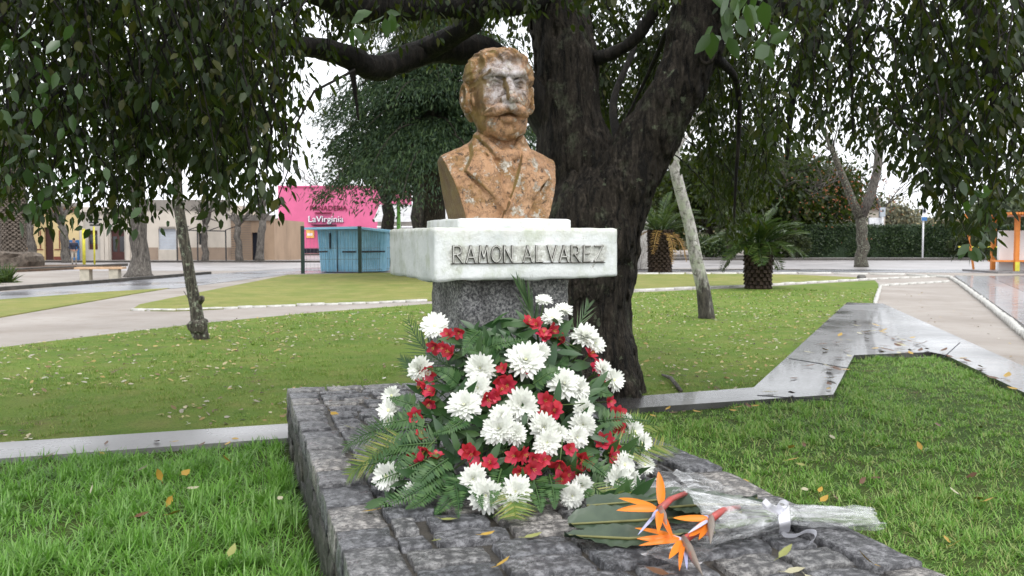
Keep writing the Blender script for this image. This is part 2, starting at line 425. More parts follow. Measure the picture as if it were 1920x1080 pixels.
def mk_leaning():
    m = Mat('pale_bark_dark_foot', .75, .3)
    n1 = m.noise(16, 7, .65, (1, 1, .5), .4)
    pale = m.ramp(n1, [(.32, (.08, .075, .065)), (.50, (.32, .305, .28)), (.72, (.56, .54, .51))])
    pale = m.mix(m.ramp(m.noise(6, 6, .7), [(.50, 0), (.58, .8)]), pale, (.30, .33, .24))
    pale = m.mix(m.ramp(m.noise(9, 7, .75, stretch=(.6, .6, 1.6)), [(.56, 0), (.62, .85)]), pale, (.075, .065, .052))
    dark = m.ramp(n1, [(.35, (.02, .018, .015)), (.7, (.09, .08, .065))])
    sx = m.n.new('ShaderNodeSeparateXYZ'); m.l.new(m.tc.outputs['Object'], sx.inputs[0])
    hz = m.math('ADD', sx.outputs[2], m.math('MULTIPLY', m.noise(5, 6, .65, stretch=(1, 1, .3)), 2.2))
    c = m.mix(m.ramp(m.math('MULTIPLY', hz, .4), [(.60, 1), (.72, 0)]), pale, dark)
    m.color(c); m.bump(n1, .7, .02); return m.m
MT['leaning'] = mk_leaning()
def mk_wet(name, a, b, r0, r1, scale=1.3, bump=.15, coat=0):
    m = Mat(name, .3, .5)
    c = m.ramp(m.noise(scale * 2, 7, .6), [(.3, a), (.7, b)])
    c = m.mix(m.ramp(m.noise(60, 4), [(.5, 0), (.75, .35)]), c, tuple(x * .5 for x in a))
    m.color(c); m.roughness(m.ramp(m.noise(scale, 5), [(.35, r0), (.65, r1)])); m.bump(m.noise(35, 5), bump, .006)
    if coat: m.l.new(m.ramp(m.noise(scale * .8, 4), [(.30, 0), (.48, coat)]), m.b.inputs['Coat Weight']); m.b.inputs['Coat Roughness'].default_value = .05
    return m.m
MT['wetwalk'] = mk_wet('wet_dark_concrete', (.014, .013, .012), (.10, .096, .096), .06, .40, .55, .25, .3)
MT['strip'] = mk_wet('damp_grey_concrete', (.13, .125, .125), (.27, .26, .262), .22, .5, 1.2)
MT['street'] = mk_wet('damp_pale_street', (.23, .215, .212), (.34, .32, .318), .3, .6, .25, .1)
MT['asphalt'] = mk_wet('wet_asphalt', (.09, .09, .10), (.17, .17, .185), .15, .45, .3, .1)
MT['tile'] = mk_wet('wet_pavement_slab', (.13, .13, .145), (.22, .22, .235), .15, .4, .5, .1, .4)
def mk_sand():
    m = Mat('damp_sand', .85, .25)
    c = m.ramp(m.noise(.5, 6), [(.3, (.245, .215, .19)), (.7, (.345, .315, .288))])
    c = m.mix(m.ramp(m.noise(2.2, 6, .65), [(.52, 0), (.72, .55)]), c, (.22, .175, .14))
    c = m.mix(m.ramp(m.noise(140, 3), [(.5, 0), (.8, .5)]), c, (.17, .14, .11))
    m.color(c); m.bump(m.noise(60, 4), .4, .01); return m.m
MT['sand'] = mk_sand()
def mk_lawn(name, a, b, y, sc=.8):
    m = Mat(name, .9, .15)
    c = m.ramp(m.noise(sc, 6, .6), [(.3, a), (.6, b)])
    c = m.mix(m.ramp(m.noise(sc * 3, 6, .6), [(.45, 0), (.7, .75)]), c, y)
    c = m.mix(m.ramp(m.noise(55, 4, .7), [(.45, 0), (.7, .7)]), c, tuple(x * .45 for x in a))
    c = m.mix(m.ramp(m.noise(1.4, 7, .7), [(.60, 0), (.68, .8)]), c, (.13, .095, .055))
    m.color(c); m.bump(m.noise(45, 5, .7), .8, .03); return m.m
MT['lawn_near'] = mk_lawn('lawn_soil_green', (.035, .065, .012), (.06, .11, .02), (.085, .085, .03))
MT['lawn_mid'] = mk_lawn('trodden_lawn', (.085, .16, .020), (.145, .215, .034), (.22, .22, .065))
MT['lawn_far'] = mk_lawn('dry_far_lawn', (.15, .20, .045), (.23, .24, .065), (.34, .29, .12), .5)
MT['blade_tall'] = leaf_mat('tall_grass_blade', [(.055, .155, .014), (.10, .25, .025), (.15, .32, .045), (.23, .38, .11), (.08, .18, .022)], .40, .45, .3)
MT['blade'] = leaf_mat('grass_blade', [(.055, .145, .016), (.11, .25, .030), (.17, .32, .052), (.27, .38, .12), (.28, .27, .10)], .5, .35, .25)
MT['blade_dry'] = leaf_mat('mown_grass_blade', [(.075, .165, .020), (.125, .235, .034), (.18, .28, .048), (.26, .30, .080), (.38, .34, .15)], .6, .25, .2)
MT['leaf_dark'] = leaf_mat('glossy_dark_leaf', [(.005, .011, .003), (.008, .018, .004), (.012, .026, .005), (.026, .044, .007), (.010, .018, .004), (.055, .055, .010)], .45, .25, .30, (.085, .125, .010))
MT['leaf_near'] = leaf_mat('glossy_green_leaf', [(.010, .026, .006), (.018, .046, .009), (.040, .085, .020), (.014, .034, .007)], .34, .5, .2, (.12, .24, .03))
MT['leaf_olive'] = leaf_mat('olive_leaf', [(.014, .022, .007), (.026, .038, .010), (.050, .062, .016)], .5, .35, .2)
MT['leaf_conifer'] = leaf_mat('conifer_needles', [(.008, .022, .010), (.014, .034, .014), (.028, .054, .018), (.050, .082, .022)], .6, .25, .15)
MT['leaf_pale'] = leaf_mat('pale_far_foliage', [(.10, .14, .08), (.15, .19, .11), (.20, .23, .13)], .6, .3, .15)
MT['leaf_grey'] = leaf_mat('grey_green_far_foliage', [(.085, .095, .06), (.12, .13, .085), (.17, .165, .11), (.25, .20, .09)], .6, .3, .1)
MT['leaf_red'] = leaf_mat('rusty_autumn_leaf', [(.16, .045, .022), (.24, .08, .03), (.12, .05, .03)], .6, .3, .2)
MT['hedge'] = leaf_mat('hedge_leaf', [(.009, .022, .008), (.016, .036, .011), (.030, .056, .016), (.05, .08, .022)], .45, .4, .15)
MT['palm'] = leaf_mat('palm_leaflet', [(.015, .038, .008), (.028, .06, .011), (.05, .09, .015), (.08, .11, .02)], .4, .5, .2)
MT['palm_dry'] = leaf_mat('dry_palm_leaflet', [(.20, .10, .035), (.30, .19, .05), (.22, .14, .05)], .6, .3, .15)
MT['palm_trunk'] = simple('palm_trunk_scales', (.055, .038, .027), (.018, .013, .010), 9, .85, .2, .8, 25, .03)
MT['palm_trunk_grey'] = simple('grey_palm_trunk', (.17, .14, .115), (.06, .05, .04), 5, .85, .2, .8, 14, .05)
# flowers
MT['petal_white'] = leaf_mat('white_petal', [(.74, .75, .70), (.84, .85, .80), (.88, .88, .85)], .55, .3, .25, (.8, .82, .72))
MT['disc'] = simple('cream_flower_disc', (.74, .74, .46), (.62, .66, .36), 80, .7)
MT['petal_red'] = leaf_mat('red_petal', [(.32, .010, .020), (.45, .020, .034), (.54, .045, .070), (.44, .018, .060), (.60, .075, .12)], .5, .35, .25, (.7, .06, .06))
MT['stamen'] = simple('yellow_stamen', (.55, .35, .08))
MT['stem'] = simple('green_stem', (.11, .17, .05), (.07, .12, .03), 30, .5)
MT['fleaf'] = leaf_mat('bouquet_leaf', [(.020, .060, .018), (.035, .085, .025), (.055, .115, .032)], .4, .5, .2)
MT['fern'] = leaf_mat('fern_pinna', [(.025, .075, .020), (.045, .105, .028), (.07, .14, .038)], .5, .4, .22)
MT['frond'] = leaf_mat('palm_frond_yellow', [(.045, .10, .014), (.085, .15, .022), (.15, .20, .035), (.26, .25, .06)], .45, .45, .22)
MT['frond_dark'] = leaf_mat('palm_frond_dark', [(.02, .055, .015), (.035, .08, .02), (.06, .11, .03)], .45, .45, .15)
MT['foam'] = simple('dark_green_foam', (.02, .04, .015), (.01, .02, .008), 20, .9)
def mk_paddle():
    m = Mat('bird_of_paradise_leaf', .38, .45)
    c = m.ramp(m.noise(14, 4), [(.3, (.030, .050, .030)), (.7, (.055, .080, .048))]); m.color(c)
    m.bump(m.noise(16, 3, stretch=(1, .12, 1)), .3, .01); return m.m
MT['paddle'] = mk_paddle()
MT['midrib'] = simple('yellowish_midrib', (.17, .17, .06), None, 20, .5)
MT['orange'] = leaf_mat('orange_sepal', [(.75, .20, .010), (.85, .26, .015), (.80, .17, .012)], .4, .45, .25, (.95, .30, .02))
MT['blue'] = leaf_mat('blue_white_petal', [(.45, .47, .66), (.30, .32, .62), (.62, .63, .72)], .45, .4, .2, (.5, .5, .7))
def mk_beak():
    m = Mat('red_grey_spathe', .4, .5)
    c = m.ramp(m.noise(9, 4, stretch=(1, 1, 1)), [(.3, (.16, .15, .13)), (.55, (.20, .15, .12)), (.72, (.42, .07, .06))]); m.color(c); return m.m
MT['beak'] = mk_beak()
MT['beak_red'] = simple('red_stem_neck', (.45, .06, .05), (.30, .07, .06), 20, .4)
MT['ribbon'] = simple('white_satin_ribbon', (.82, .82, .86), (.74, .74, .79), 10, .3, .5)
def mk_cello():
    m = Mat('clear_cellophane', .12, .6)
    m.b.inputs['Base Color'].default_value = (.82, .83, .84, 1)
    t = m.n.new('ShaderNodeBsdfTransparent'); t.inputs[0].default_value = (.97, .97, .97, 1); mxs = m.n.new('ShaderNodeMixShader')
    m.bump(m.noise(9, 4, .6, stretch=(.35, 1.6, 1.6)), .8, .03)
    f = m.ramp(m.noise(13, 5, .7, stretch=(.3, 1.5, 1.5), dist=.5), [(.40, .05), (.56, .26), (.68, .75)])
    m.l.new(f, mxs.inputs[0]); m.l.new(t.outputs[0], mxs.inputs[1]); m.l.new(m.b.outputs[0], mxs.inputs[2]); m.l.new(mxs.outputs[0], m.out.inputs[0]); return m.m
MT['cello'] = mk_cello()
MT['fl_yellow'] = simple('yellow_fallen_leaf', (.46, .30, .05), (.30, .18, .03), 30, .5)
MT['fl_brown'] = simple('brown_fallen_leaf', (.14, .065, .03), (.08, .04, .02), 30, .5)
MT['fl_pale'] = simple('pale_fallen_leaf', (.42, .40, .27), (.30, .27, .17), 30, .55)
MT['fl_green'] = simple('greenish_fallen_leaf', (.26, .28, .09), (.2, .2, .06), 30, .5)
MT['litter'] = leaf_mat('leaf_litter', [(.45, .42, .33), (.35, .25, .06), (.13, .07, .035), (.52, .50, .42), (.40, .30, .09), (.18, .10, .05)], .55, .4, .1)
# town
def wallm(name, c, dirt=.5, sc=.5):
    m = Mat(name, .85, .2)
    k = m.ramp(m.noise(sc, 6, .6), [(.3, tuple(x * .8 for x in c)), (.7, c)])
    k = m.mix(m.ramp(m.noise(sc * 1.6, 7, .65, (1, 1, .4)), [(.5, 0), (.75, dirt)]), k, tuple(x * .45 for x in c))
    m.color(k); m.bump(m.noise(12, 5), .25, .02); return m.m
MT['yellow_wall'] = wallm('cream_yellow_plaster', (.72, .56, .30), .15)
MT['redband'] = wallm('red_brown_paint', (.22, .075, .055), .2)
MT['grey_wall'] = wallm('old_grey_plaster', (.50, .46, .41), .5)
MT['beige_wall'] = wallm('stained_beige_plaster', (.60, .54, .47), .5)
MT['brown_dado'] = wallm('crumbling_brown_base', (.34, .26, .20), .6, 1.2)
MT['dark_parapet'] = wallm('blackened_parapet', (.26, .235, .21), .7)
MT['brickwall'] = wallm('old_brick', (.42, .30, .21), .5)
MT['pink_wall'] = wallm('pink_plaster', (.66, .155, .30), .12)
MT['pinkpave'] = wallm('pink_pavement', (.55, .26, .28), .1)
MT['black'] = wallm('black_paint', (.018, .02, .03), .1)
MT['maroon'] = simple('maroon_lettering', (.15, .012, .035))
MT['signwhite'] = simple('white_lettering', (.85, .85, .88))
MT['navy'] = simple('dark_shadow_lettering', (.06, .04, .12))
MT['wood_dark'] = simple('dark_red_door', (.07, .022, .018), (.045, .016, .014), 3, .5)
MT['glass'] = simple('dark_window_glass', (.03, .032, .036), (.02, .02, .024), 2, .1, .6)
MT['shutter'] = simple('grey_blue_shutter', (.52, .55, .60), (.42, .45, .5), 2, .5)
MT['bluebox'] = simple('blue_cooler', (.03, .20, .48), (.02, .14, .38), 2, .4)
MT['kiosk'] = simple('faded_blue_metal', (.30, .55, .70), (.20, .45, .61), 2.5, .5, .4, .1, 30)
MT['kiosk_roof'] = simple('pale_blue_metal', (.30, .56, .72), (.22, .48, .66), 3, .45)
MT['greenpost'] = simple('dark_green_paint', (.010, .035, .022), None, 5, .4)
MT['wire'] = simple('grey_fence_wire', (.16, .17, .16), None, 5, .5)
MT['ypost'] = simple('yellow_paint', (.66, .60, .06), (.50, .46, .05), 6, .6)
MT['lamp_green'] = simple('light_green_paint', (.16, .36, .06), (.10, .28, .05), 6, .5)
MT['darkmetal'] = simple('dark_metal', (.03, .03, .032), None, 5, .5)
MT['concrete_bench'] = simple('bench_concrete', (.50, .46, .38), (.36, .34, .28), 8, .85, .2, .3)
MT['bench_top'] = simple('bench_seat_wood', (.60, .40, .24), (.46, .30, .18), 6, .7)
MT['kerb_white'] = simple('whitewashed_brick', (.62, .61, .58), (.36, .35, .32), 12, .75, .3, .4, 40)
MT['kerb_dark'] = simple('dark_wet_kerb', (.085, .075, .065), (.04, .037, .033), 3, .6)
MT['orange_paint'] = simple('orange_paint', (.70, .24, .045), (.58, .19, .035), 5, .5)
MT['shelter_white'] = wallm('white_shelter_wall', (.80, .80, .80), .1)
MT['signgrey'] = simple('grey_box', (.45, .49, .54), None, 5, .5)
MT['signblue'] = simple('blue_panel', (.05, .17, .42), None, 5, .5)
MT['roof_tin'] = simple('weathered_tin_roof', (.46, .46, .47), (.30, .29, .29), 2, .5)
MT['jacket'] = simple('dark_jacket', (.025, .03, .055), None, 9, .8)
MT['trousers'] = simple('beige_trousers', (.42, .37, .31), None, 9, .85)
MT['skin'] = simple('skin', (.42, .23, .16), None, 9, .6)
MT['hair'] = simple('dark_hair', (.02, .016, .013), None, 9, .7)
MT['shoe'] = simple('dark_shoe', (.03, .03, .03), None, 9, .6)
MT['soil'] = simple('bare_soil', (.15, .10, .07), (.07, .05, .035), 6, .9, .2, .8, 30, .03)
MT['rock'] = simple('grey_rock', (.16, .15, .14), (.07, .07, .065), 4, .85, .2, .6, 10, .05)
MT['letter'] = simple('stained_grey_letter', (.62, .62, .58), (.32, .31, .28), 25, .7, .3, .4, 60, .004)
# ------------------------------------------------------------------ ground, lawns, walks
def gp(pts, z=0.0): return [tuple(G(x, y)[:2]) for x, y in pts]
MB().prism([(-500, -60), (500, -60), (500, 900), (-500, 900)], -.5, 0).build('ground', MT['sand'], kind='structure')
def sheet(name, poly, z0, z1, mat): return MB().prism(poly, z0, z1).build(name, mat, kind='structure')
uvw = lambda u, v: tuple(ML(u, v, 0)[:2])
STRIP_L = [uvw(-9, 2.56), uvw(-.2, 2.56), uvw(-.2, 3.09), uvw(-9, 3.13)]
WALK = [uvw(.9, 2.70), uvw(.9, 3.12)] + gp([(1413, 738), (1588, 572), (1655, 574), (1920, 697), (2160, 808), (2700, 1060), (2700, 1200), (2160, 868), (1920, 748), (1774, 675), (1746, 669), (1601, 675), (1562, 752)])
LAWN_NEAR = [(-7.5, -5), (2.6, -5)] + gp([(2700, 1150), (2160, 850), (1920, 735), (1774, 672), (1601, 672), (1560, 745)]) + [uvw(.9, 2.9), uvw(-9, 2.9)]
LAWN_MID = [uvw(-9, 2.9), uvw(.9, 2.9)] + gp([(1420, 742), (1590, 574), (1641, 571), (1651, 537), (1640, 526), (1400, 540), (1190, 549), (1000, 560), (800, 571), (600, 586), (400, 605), (200, 628), (0, 653), (-200, 682)])
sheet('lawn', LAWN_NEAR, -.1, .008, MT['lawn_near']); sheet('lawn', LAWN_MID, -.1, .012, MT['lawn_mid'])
LF = [gp([(245, 583), (262, 572), (330, 558), (420, 540), (540, 516), (700, 512), (880, 512), (900, 561), (760, 567), (500, 576), (330, 584)]),
      gp([(-300, 590), (0, 563), (200, 548), (318, 541), (250, 552), (120, 575), (0, 596), (-300, 645)]),
      gp([(1080, 512), (1300, 512), (1500, 516), (1608, 521), (1600, 525), (1400, 536), (1190, 543), (1080, 550)])]
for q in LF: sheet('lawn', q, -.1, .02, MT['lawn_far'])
sheet('walk', STRIP_L, -.1, .045, MT['strip'])
WK = sheet('walk', WALK, -.1, .06, MT['wetwalk'])
# streets
sheet('street', [(-140, 44), (-12.5, 44), (-9, 52), (24, 44.5), (140, 44.5), (140, 66.5), (-8, 66.5), (-6, 92), (-30, 92), (-34, 62), (-140, 62)], -.1, .006, MT['street'])
sheet('street', gp([(-300, 585), (0, 548), (395, 514), (560, 503), (700, 503), (700, 511), (540, 514), (330, 541), (200, 547), (0, 562), (-300, 600)]), -.1, .010, MT['asphalt'])
sheet('street', [(4, 43.2), (26, 40.5), (33, 39.5), (33, 44.4), (4, 47)], -.1, .010, MT['asphalt'])
# pavement by the hedge and in front of the shops
sheet('pavement', [(6, 66.6), (140, 66.6), (140, 70.5), (6, 70.5)], -.1, .13, MT['street'])
sheet('pavement', [(-70, 60), (-12, 60), (-12, 62.2), (-70, 62.2)], -.1, .12, MT['street'])
sheet('pavement', [(-36, 88), (0, 88), (0, 96), (-36, 96)], -.1, .14, MT['pinkpave'])
# tiled walk on the right: slabs
tp = gp([(1782, 519), (1790, 524), (1930, 634), (2200, 846)])
pav = sheet('pavement', [tp[0], tp[1], tp[2], tp[3], (40, 3), (40, 38), (33, 39.4), (26, 40.3)], -.1, .0065, MT['kerb_dark'])
slab_me = MB().box(-.59, .59, -.59, .59, 0, .012).mesh('paving_slab'); slab_me.materials.append(MT['tile'])
kd = Vector(tp[1] + (0,)) - Vector(tp[2] + (0,)); kd.normalize(); kn = Vector((kd.y, -kd.x, 0))
for i in range(26):
    for j in range(9):
        q = Vector(tp[2] + (0,)) + kd * (i * 1.2 - 3.2) + kn * (.75 + j * 1.2)
        if q.y > 37.5 or q.x > 33: continue
        s = obj('slab', slab_me, None, pav); s.location = (q.x, q.y, .0066); s.rotation_euler = (rnd.uniform(-.003, .003), rnd.uniform(-.003, .003), math.atan2(kd.y, kd.x))
# whitewashed brick kerbs
brick_mes = []
for k in range(3):
    V, Q = rough_box(.135, .055, .06, .014, (2, 1, 1), .004, 9, 30 + k); me = mesh_np('brick', V, [Q]); me.materials.append(MT['kerb_white']); brick_mes.append(me)
def kerb_row(pts, step=.30, sink=.02, far=1e9, scale=1.0):
    ks = [G(*p) for p in pts]
    host = MB(); out = []
    o = thing('kerb', None, None, ks[0]); tag(o, kind='structure')
    for a, b in zip(ks[:-1], ks[1:]):
        L = (b - a).length; n = max(1, int(L / (step * scale))); ang = math.atan2(b.y - a.y, b.x - a.x)
        for i in range(n):
            q = a.lerp(b, (i + .5) / n)
            br = obj('brick', rnd.choice(brick_mes), None, o); br.location = (q.x + rnd.uniform(-.01, .01), q.y + rnd.uniform(-.015, .015), .06 * scale - sink + rnd.uniform(-.012, .006))
            br.rotation_euler = (0, 0, ang + rnd.uniform(-.05, .05)); br.scale = (L / n / .28, scale * 1.0, scale * rnd.uniform(.85, 1.1))
    return o
kerb_row([(246, 583), (330, 583.5), (500, 576), (760, 567), (800, 565)], .42, .035, scale=.75)
kerb_row([(1190, 546), (1398, 538), (1643, 524), (1778, 518.5)], .7, .04, scale=.95)
kerb_row([(1648, 537), (1778, 529)], .6, .04, scale=.95)
kerb_row([(1651, 538), (1641, 570)], .4, .03, scale=.8)
kerb_row([(1780, 521), (1800, 534), (1860, 580), (1930, 640), (2100, 772)], .36, .02, scale=1.0)
kerb_row([(1186, 515), (1430, 514), (1560, 514), (1700, 516), (1780, 521)], .9, .05, scale=1.2)
# dark kerbs and raised beds
def kerb_line(pts, w, h, mat='kerb_dark'):
    ks = [G(*p) for p in pts]; b = MB()
    for a, c in zip(ks[:-1], ks[1:]): b.bar(a + Vector((0, 0, h / 2 - .02)), c + Vector((0, 0, h / 2 - .02)), w, h + .04)
    return b.build('kerb', MT[mat], kind='structure')
kerb_line([(-200, 563), (0, 545), (200, 530), (392, 514)], .22, .11)
kerb_line([(-100, 518), (60, 508), (150, 504), (232, 499)], .5, .16)
kerb_line([(1180, 507), (1500, 507)], .2, .05)
MB().bar((-62, 60, .05), (-12, 60, .05), .2, .16).build('kerb', MT['kerb_dark'], kind='structure')
MB().bar((6, 66.5, .05), (140, 66.5, .05), .2, .22).build('kerb', MT['kerb_dark'], kind='structure')
MB().bar((-36, 87.9, .05), (0, 87.9, .05), .2, .24).build('kerb', MT['kerb_dark'], kind='structure')
sheet('terrain', gp([(-200, 528), (0, 512), (150, 505), (228, 500), (150, 499), (0, 501), (-200, 503)]), -.1, .10, MT['soil'])

# ------------------------------------------------------------------ stone platform
plat = thing('stone_platform', 'low grey granite block platform under the flowers and the bust pedestal', 'platform', PL(PW / 2, PD / 2, 0))
def place_rot(o, c, ang): o.location = c; o.rotation_euler = (0, 0, ang)
b = MB(); c = PL(PW / 2, PD / 2, (PZ - .026) / 2); b.obox(c, RP * (PW / 2 - .05), DP * (PD / 2 - .05), Vector((0, 0, (PZ - .026) / 2))); b.build('core', MT['bed'], plat)
sid = [0]
def stone(name, cu, cv, cz, hu, hv, hz, mat, n=(5, 4, 2), amp=.008, r=.016, yaw=0):
    amp *= .65; r *= .38; n = (n[0] + 2, n[1] + 2, n[2])
    sid[0] += 1
    V, Q = rough_box(hu, hv, hz, min(r, hz * .8, hu * .8, hv * .8), n, amp, 13, sid[0])
    V[:, 0] += .010 * vnoise(V * 11 + sid[0] * 1.7, 3) * (np.abs(V[:, 0]) > hu * .7); V[:, 1] += .008 * vnoise(V * 11 + sid[0] * 2.3, 4) * (np.abs(V[:, 1]) > hv * .7)
    o = obj(name, mesh_np(name, V, [Q]), MT[mat], plat); place_rot(o, PL(cu, cv, cz), TP + yaw)
    o.rotation_euler.x = rnd.uniform(-.012, .012); o.rotation_euler.y = rnd.uniform(-.012, .012); return o
BW = .19
v = 0.0
for side in (0, 1):                               # long border rows
    v = BW if side == 0 else BW
    while v < PD:
        L = rnd.uniform(.20, .34) if side == 0 else rnd.uniform(.30, .5)
        w = BW + rnd.uniform(-.02, .025)
        cu = w / 2 if side == 0 else PW - w / 2
        stone('border_stone', cu, v + L / 2, PZ - .060 + rnd.uniform(-.008, .006), w / 2 - .004, L / 2 - .006, .062, 'sett', (4, 6, 3), .009, .02)
        v += L
u = 0
while u < PW - .05:
    L = min(rnd.uniform(.2, .34), PW - u); 
    if PW - u - L < .1: L = PW - u
    stone('border_stone', u + L / 2, BW / 2, PZ - .060 + rnd.uniform(-.006, .006), L / 2 - .006, BW / 2 - .006, .062, 'sett', (5, 4, 3), .009, .02); u += L
v = BW + .01; row = 0
while v < PD - .05:                               # paving rows across the platform
    near = v / PD; h = rnd.uniform(.13, .17) if near < .45 else rnd.uniform(.155, .20)
    u = BW + .01 - (rnd.uniform(0, .12))
    while u < PW - BW - .03:
        L = rnd.uniform(.20, .36); u0 = max(u, BW + .008); u1 = min(u + L, PW - BW - .008); u += L + .006
        if u1 - u0 < .06: continue
        gap = .009 + rnd.uniform(0, .008)
        stone('paving_stone', (u0 + u1) / 2, v + h / 2 + rnd.uniform(-.008, .008), PZ - .055 + rnd.uniform(-.006, .006), (u1 - u0) / 2 - gap, h / 2 - gap, .055, 'sett', (7, 5, 2), .011, .026, rnd.uniform(-.03, .03))
    v += h
for side in (0, 1):                               # side walls: two courses
    for crs in range(2):
        v = 0
        while v < PD:
            L = rnd.uniform(.22, .42); hz = .105
            cu = .062 if side == 0 else PW - .062
            stone('wall_stone', cu - (.012 if side == 0 else -.012) * rnd.random(), v + L / 2, .04 + crs * .158, .055, L / 2 - .006, .080, 'sidestone', (2, 6, 4), .016, .025); v += L
u = .1
while u < PW - .1:
    L = rnd.uniform(.25, .4)
    for crs in range(2): stone('wall_stone', min(u + L / 2, PW - .2), .05, .04 + crs * .158, L / 2 - .006, .055, .080, 'sidestone', (5, 2, 4), .016, .025)
    u += L

# ------------------------------------------------------------------ pedestal
SL = .94
ped = thing('pedestal', 'grey granite pedestal with a wide whitewashed slab lettered RAMON ALVAREZ', 'pedestal', ML(SL / 2, SL / 2, PZ))
def rbox(name, cu, cv, z0, z1, hu, hv, mat, n, amp, r, parent, freq=5, seed=1, sculpt=None):
    V, Q = rough_box(hu, hv, (z1 - z0) / 2, r, n, amp, freq, seed)
    if sculpt is not None: V = sculpt(V)
    o = obj(name, mesh_np(name, V, [Q]), MT[mat], parent); place_rot(o, ML(cu, cv, (z0 + z1) / 2), TH); return o
def colsc(V):
    V = V.copy(); t = (V[:, 2] / .43); V[:, :2] *= (1 - .03 * t)[:, None]; V[:, :2] += (fnoise(V * 3.0, 5, 3) * .02)[:, None] * np.sign(V[:, :2]); return V
rbox('column', SL / 2, SL / 2, PZ - .03, 1.268, .30, .30, 'granite', (24, 24, 34), .010, .03, ped, 12, 3, colsc)
def slabsc(V):
    V = V.copy(); low = np.clip((-V[:, 2] - .09) / .03, 0, 1); V[:, 2] += low * (fnoise(V * np.array([9, 9, 0]), 12, 3) * .006)
    V[:, 2] += .006 * np.clip(V[:, 0] / .47, -1, 1) * low; return V
slab = rbox('slab', SL / 2, SL / 2, 1.261, 1.509, SL / 2, SL / 2, 'white', (46, 46, 14), .0035, .012, ped, 9, 5, slabsc)
rbox('step', SL / 2 - .005, SL / 2, 1.500, 1.556, .30, .30, 'white', (30, 30, 6), .004, .012, ped, 9, 7)
STROKES = {'R': [[(0, 0), (0, 1), (.55, 1), (.74, .82), (.70, .60), (.5, .5), (0, .47)], [(.3, .48), (.85, 0)]], 'A': [[(0, 0), (.42, 1), (.88, 0)], [(.14, .3), (.74, .3)]],
           'M': [[(0, 0), (.12, 1), (.45, .3), (.78, 1), (.9, 0)]], 'O': [[(.45 + .46 * math.cos(a * math.pi / 8), .5 + .5 * math.sin(a * math.pi / 8)) for a in range(17)]],
           'N': [[(0, 0), (0, 1), (.78, 0), (.78, 1)]], 'L': [[(.08, 1), (.08, 0), (.66, 0)]], 'V': [[(0, 1), (.45, 0), (.9, 1)]], 'E': [[(.66, 1), (.06, 1), (.06, 0), (.66, 0)], [(.06, .52), (.55, .52)]],
           'Z': [[(.02, 1), (.78, 1), (0, 0), (.8, 0)]]}
u = .088; LH = .074
insc = MB(); insc.obox(ML(.472, -.001, 1.340), RV * .395, DV * .006, Vector((0, 0, .0018))); insc.build('underline', MT['kerb_dark'], slab)
def stroke_letter(ch, u0, wd):
    fill = MB(); rim = MB()
    for pl in STROKES[ch]:
        for a, c in zip(pl[:-1], pl[1:]):
            A = ML(u0 + a[0] * wd, -.004, 1.3475 + a[1] * LH); C_ = ML(u0 + c[0] * wd, -.004, 1.3475 + c[1] * LH); d = (C_ - A).normalized()
            fill.bar(A - d * .003, C_ + d * .003, .020 + rnd.uniform(-.003, .002), .0072, DV.cross(d)) if False else fill.obox((A + C_) / 2, d * ((C_ - A).length / 2 + .003), DV * .0095, d.cross(DV) * .0021)
            rim.obox((A + C_) / 2 + Vector((0, 0, -.0012)) + RV * .0012, d * ((C_ - A).length / 2 + .005), DV * .0062, d.cross(DV) * .0037)
    f = fill.build('letter', MT['letter'], slab); rim.build('letter_edge', MT['kerb_dark'], slab)
for ch in 'RAMON ALVAREZ':
    if ch == ' ': u += .034; continue
    stroke_letter(ch, u, .050); u += .0625
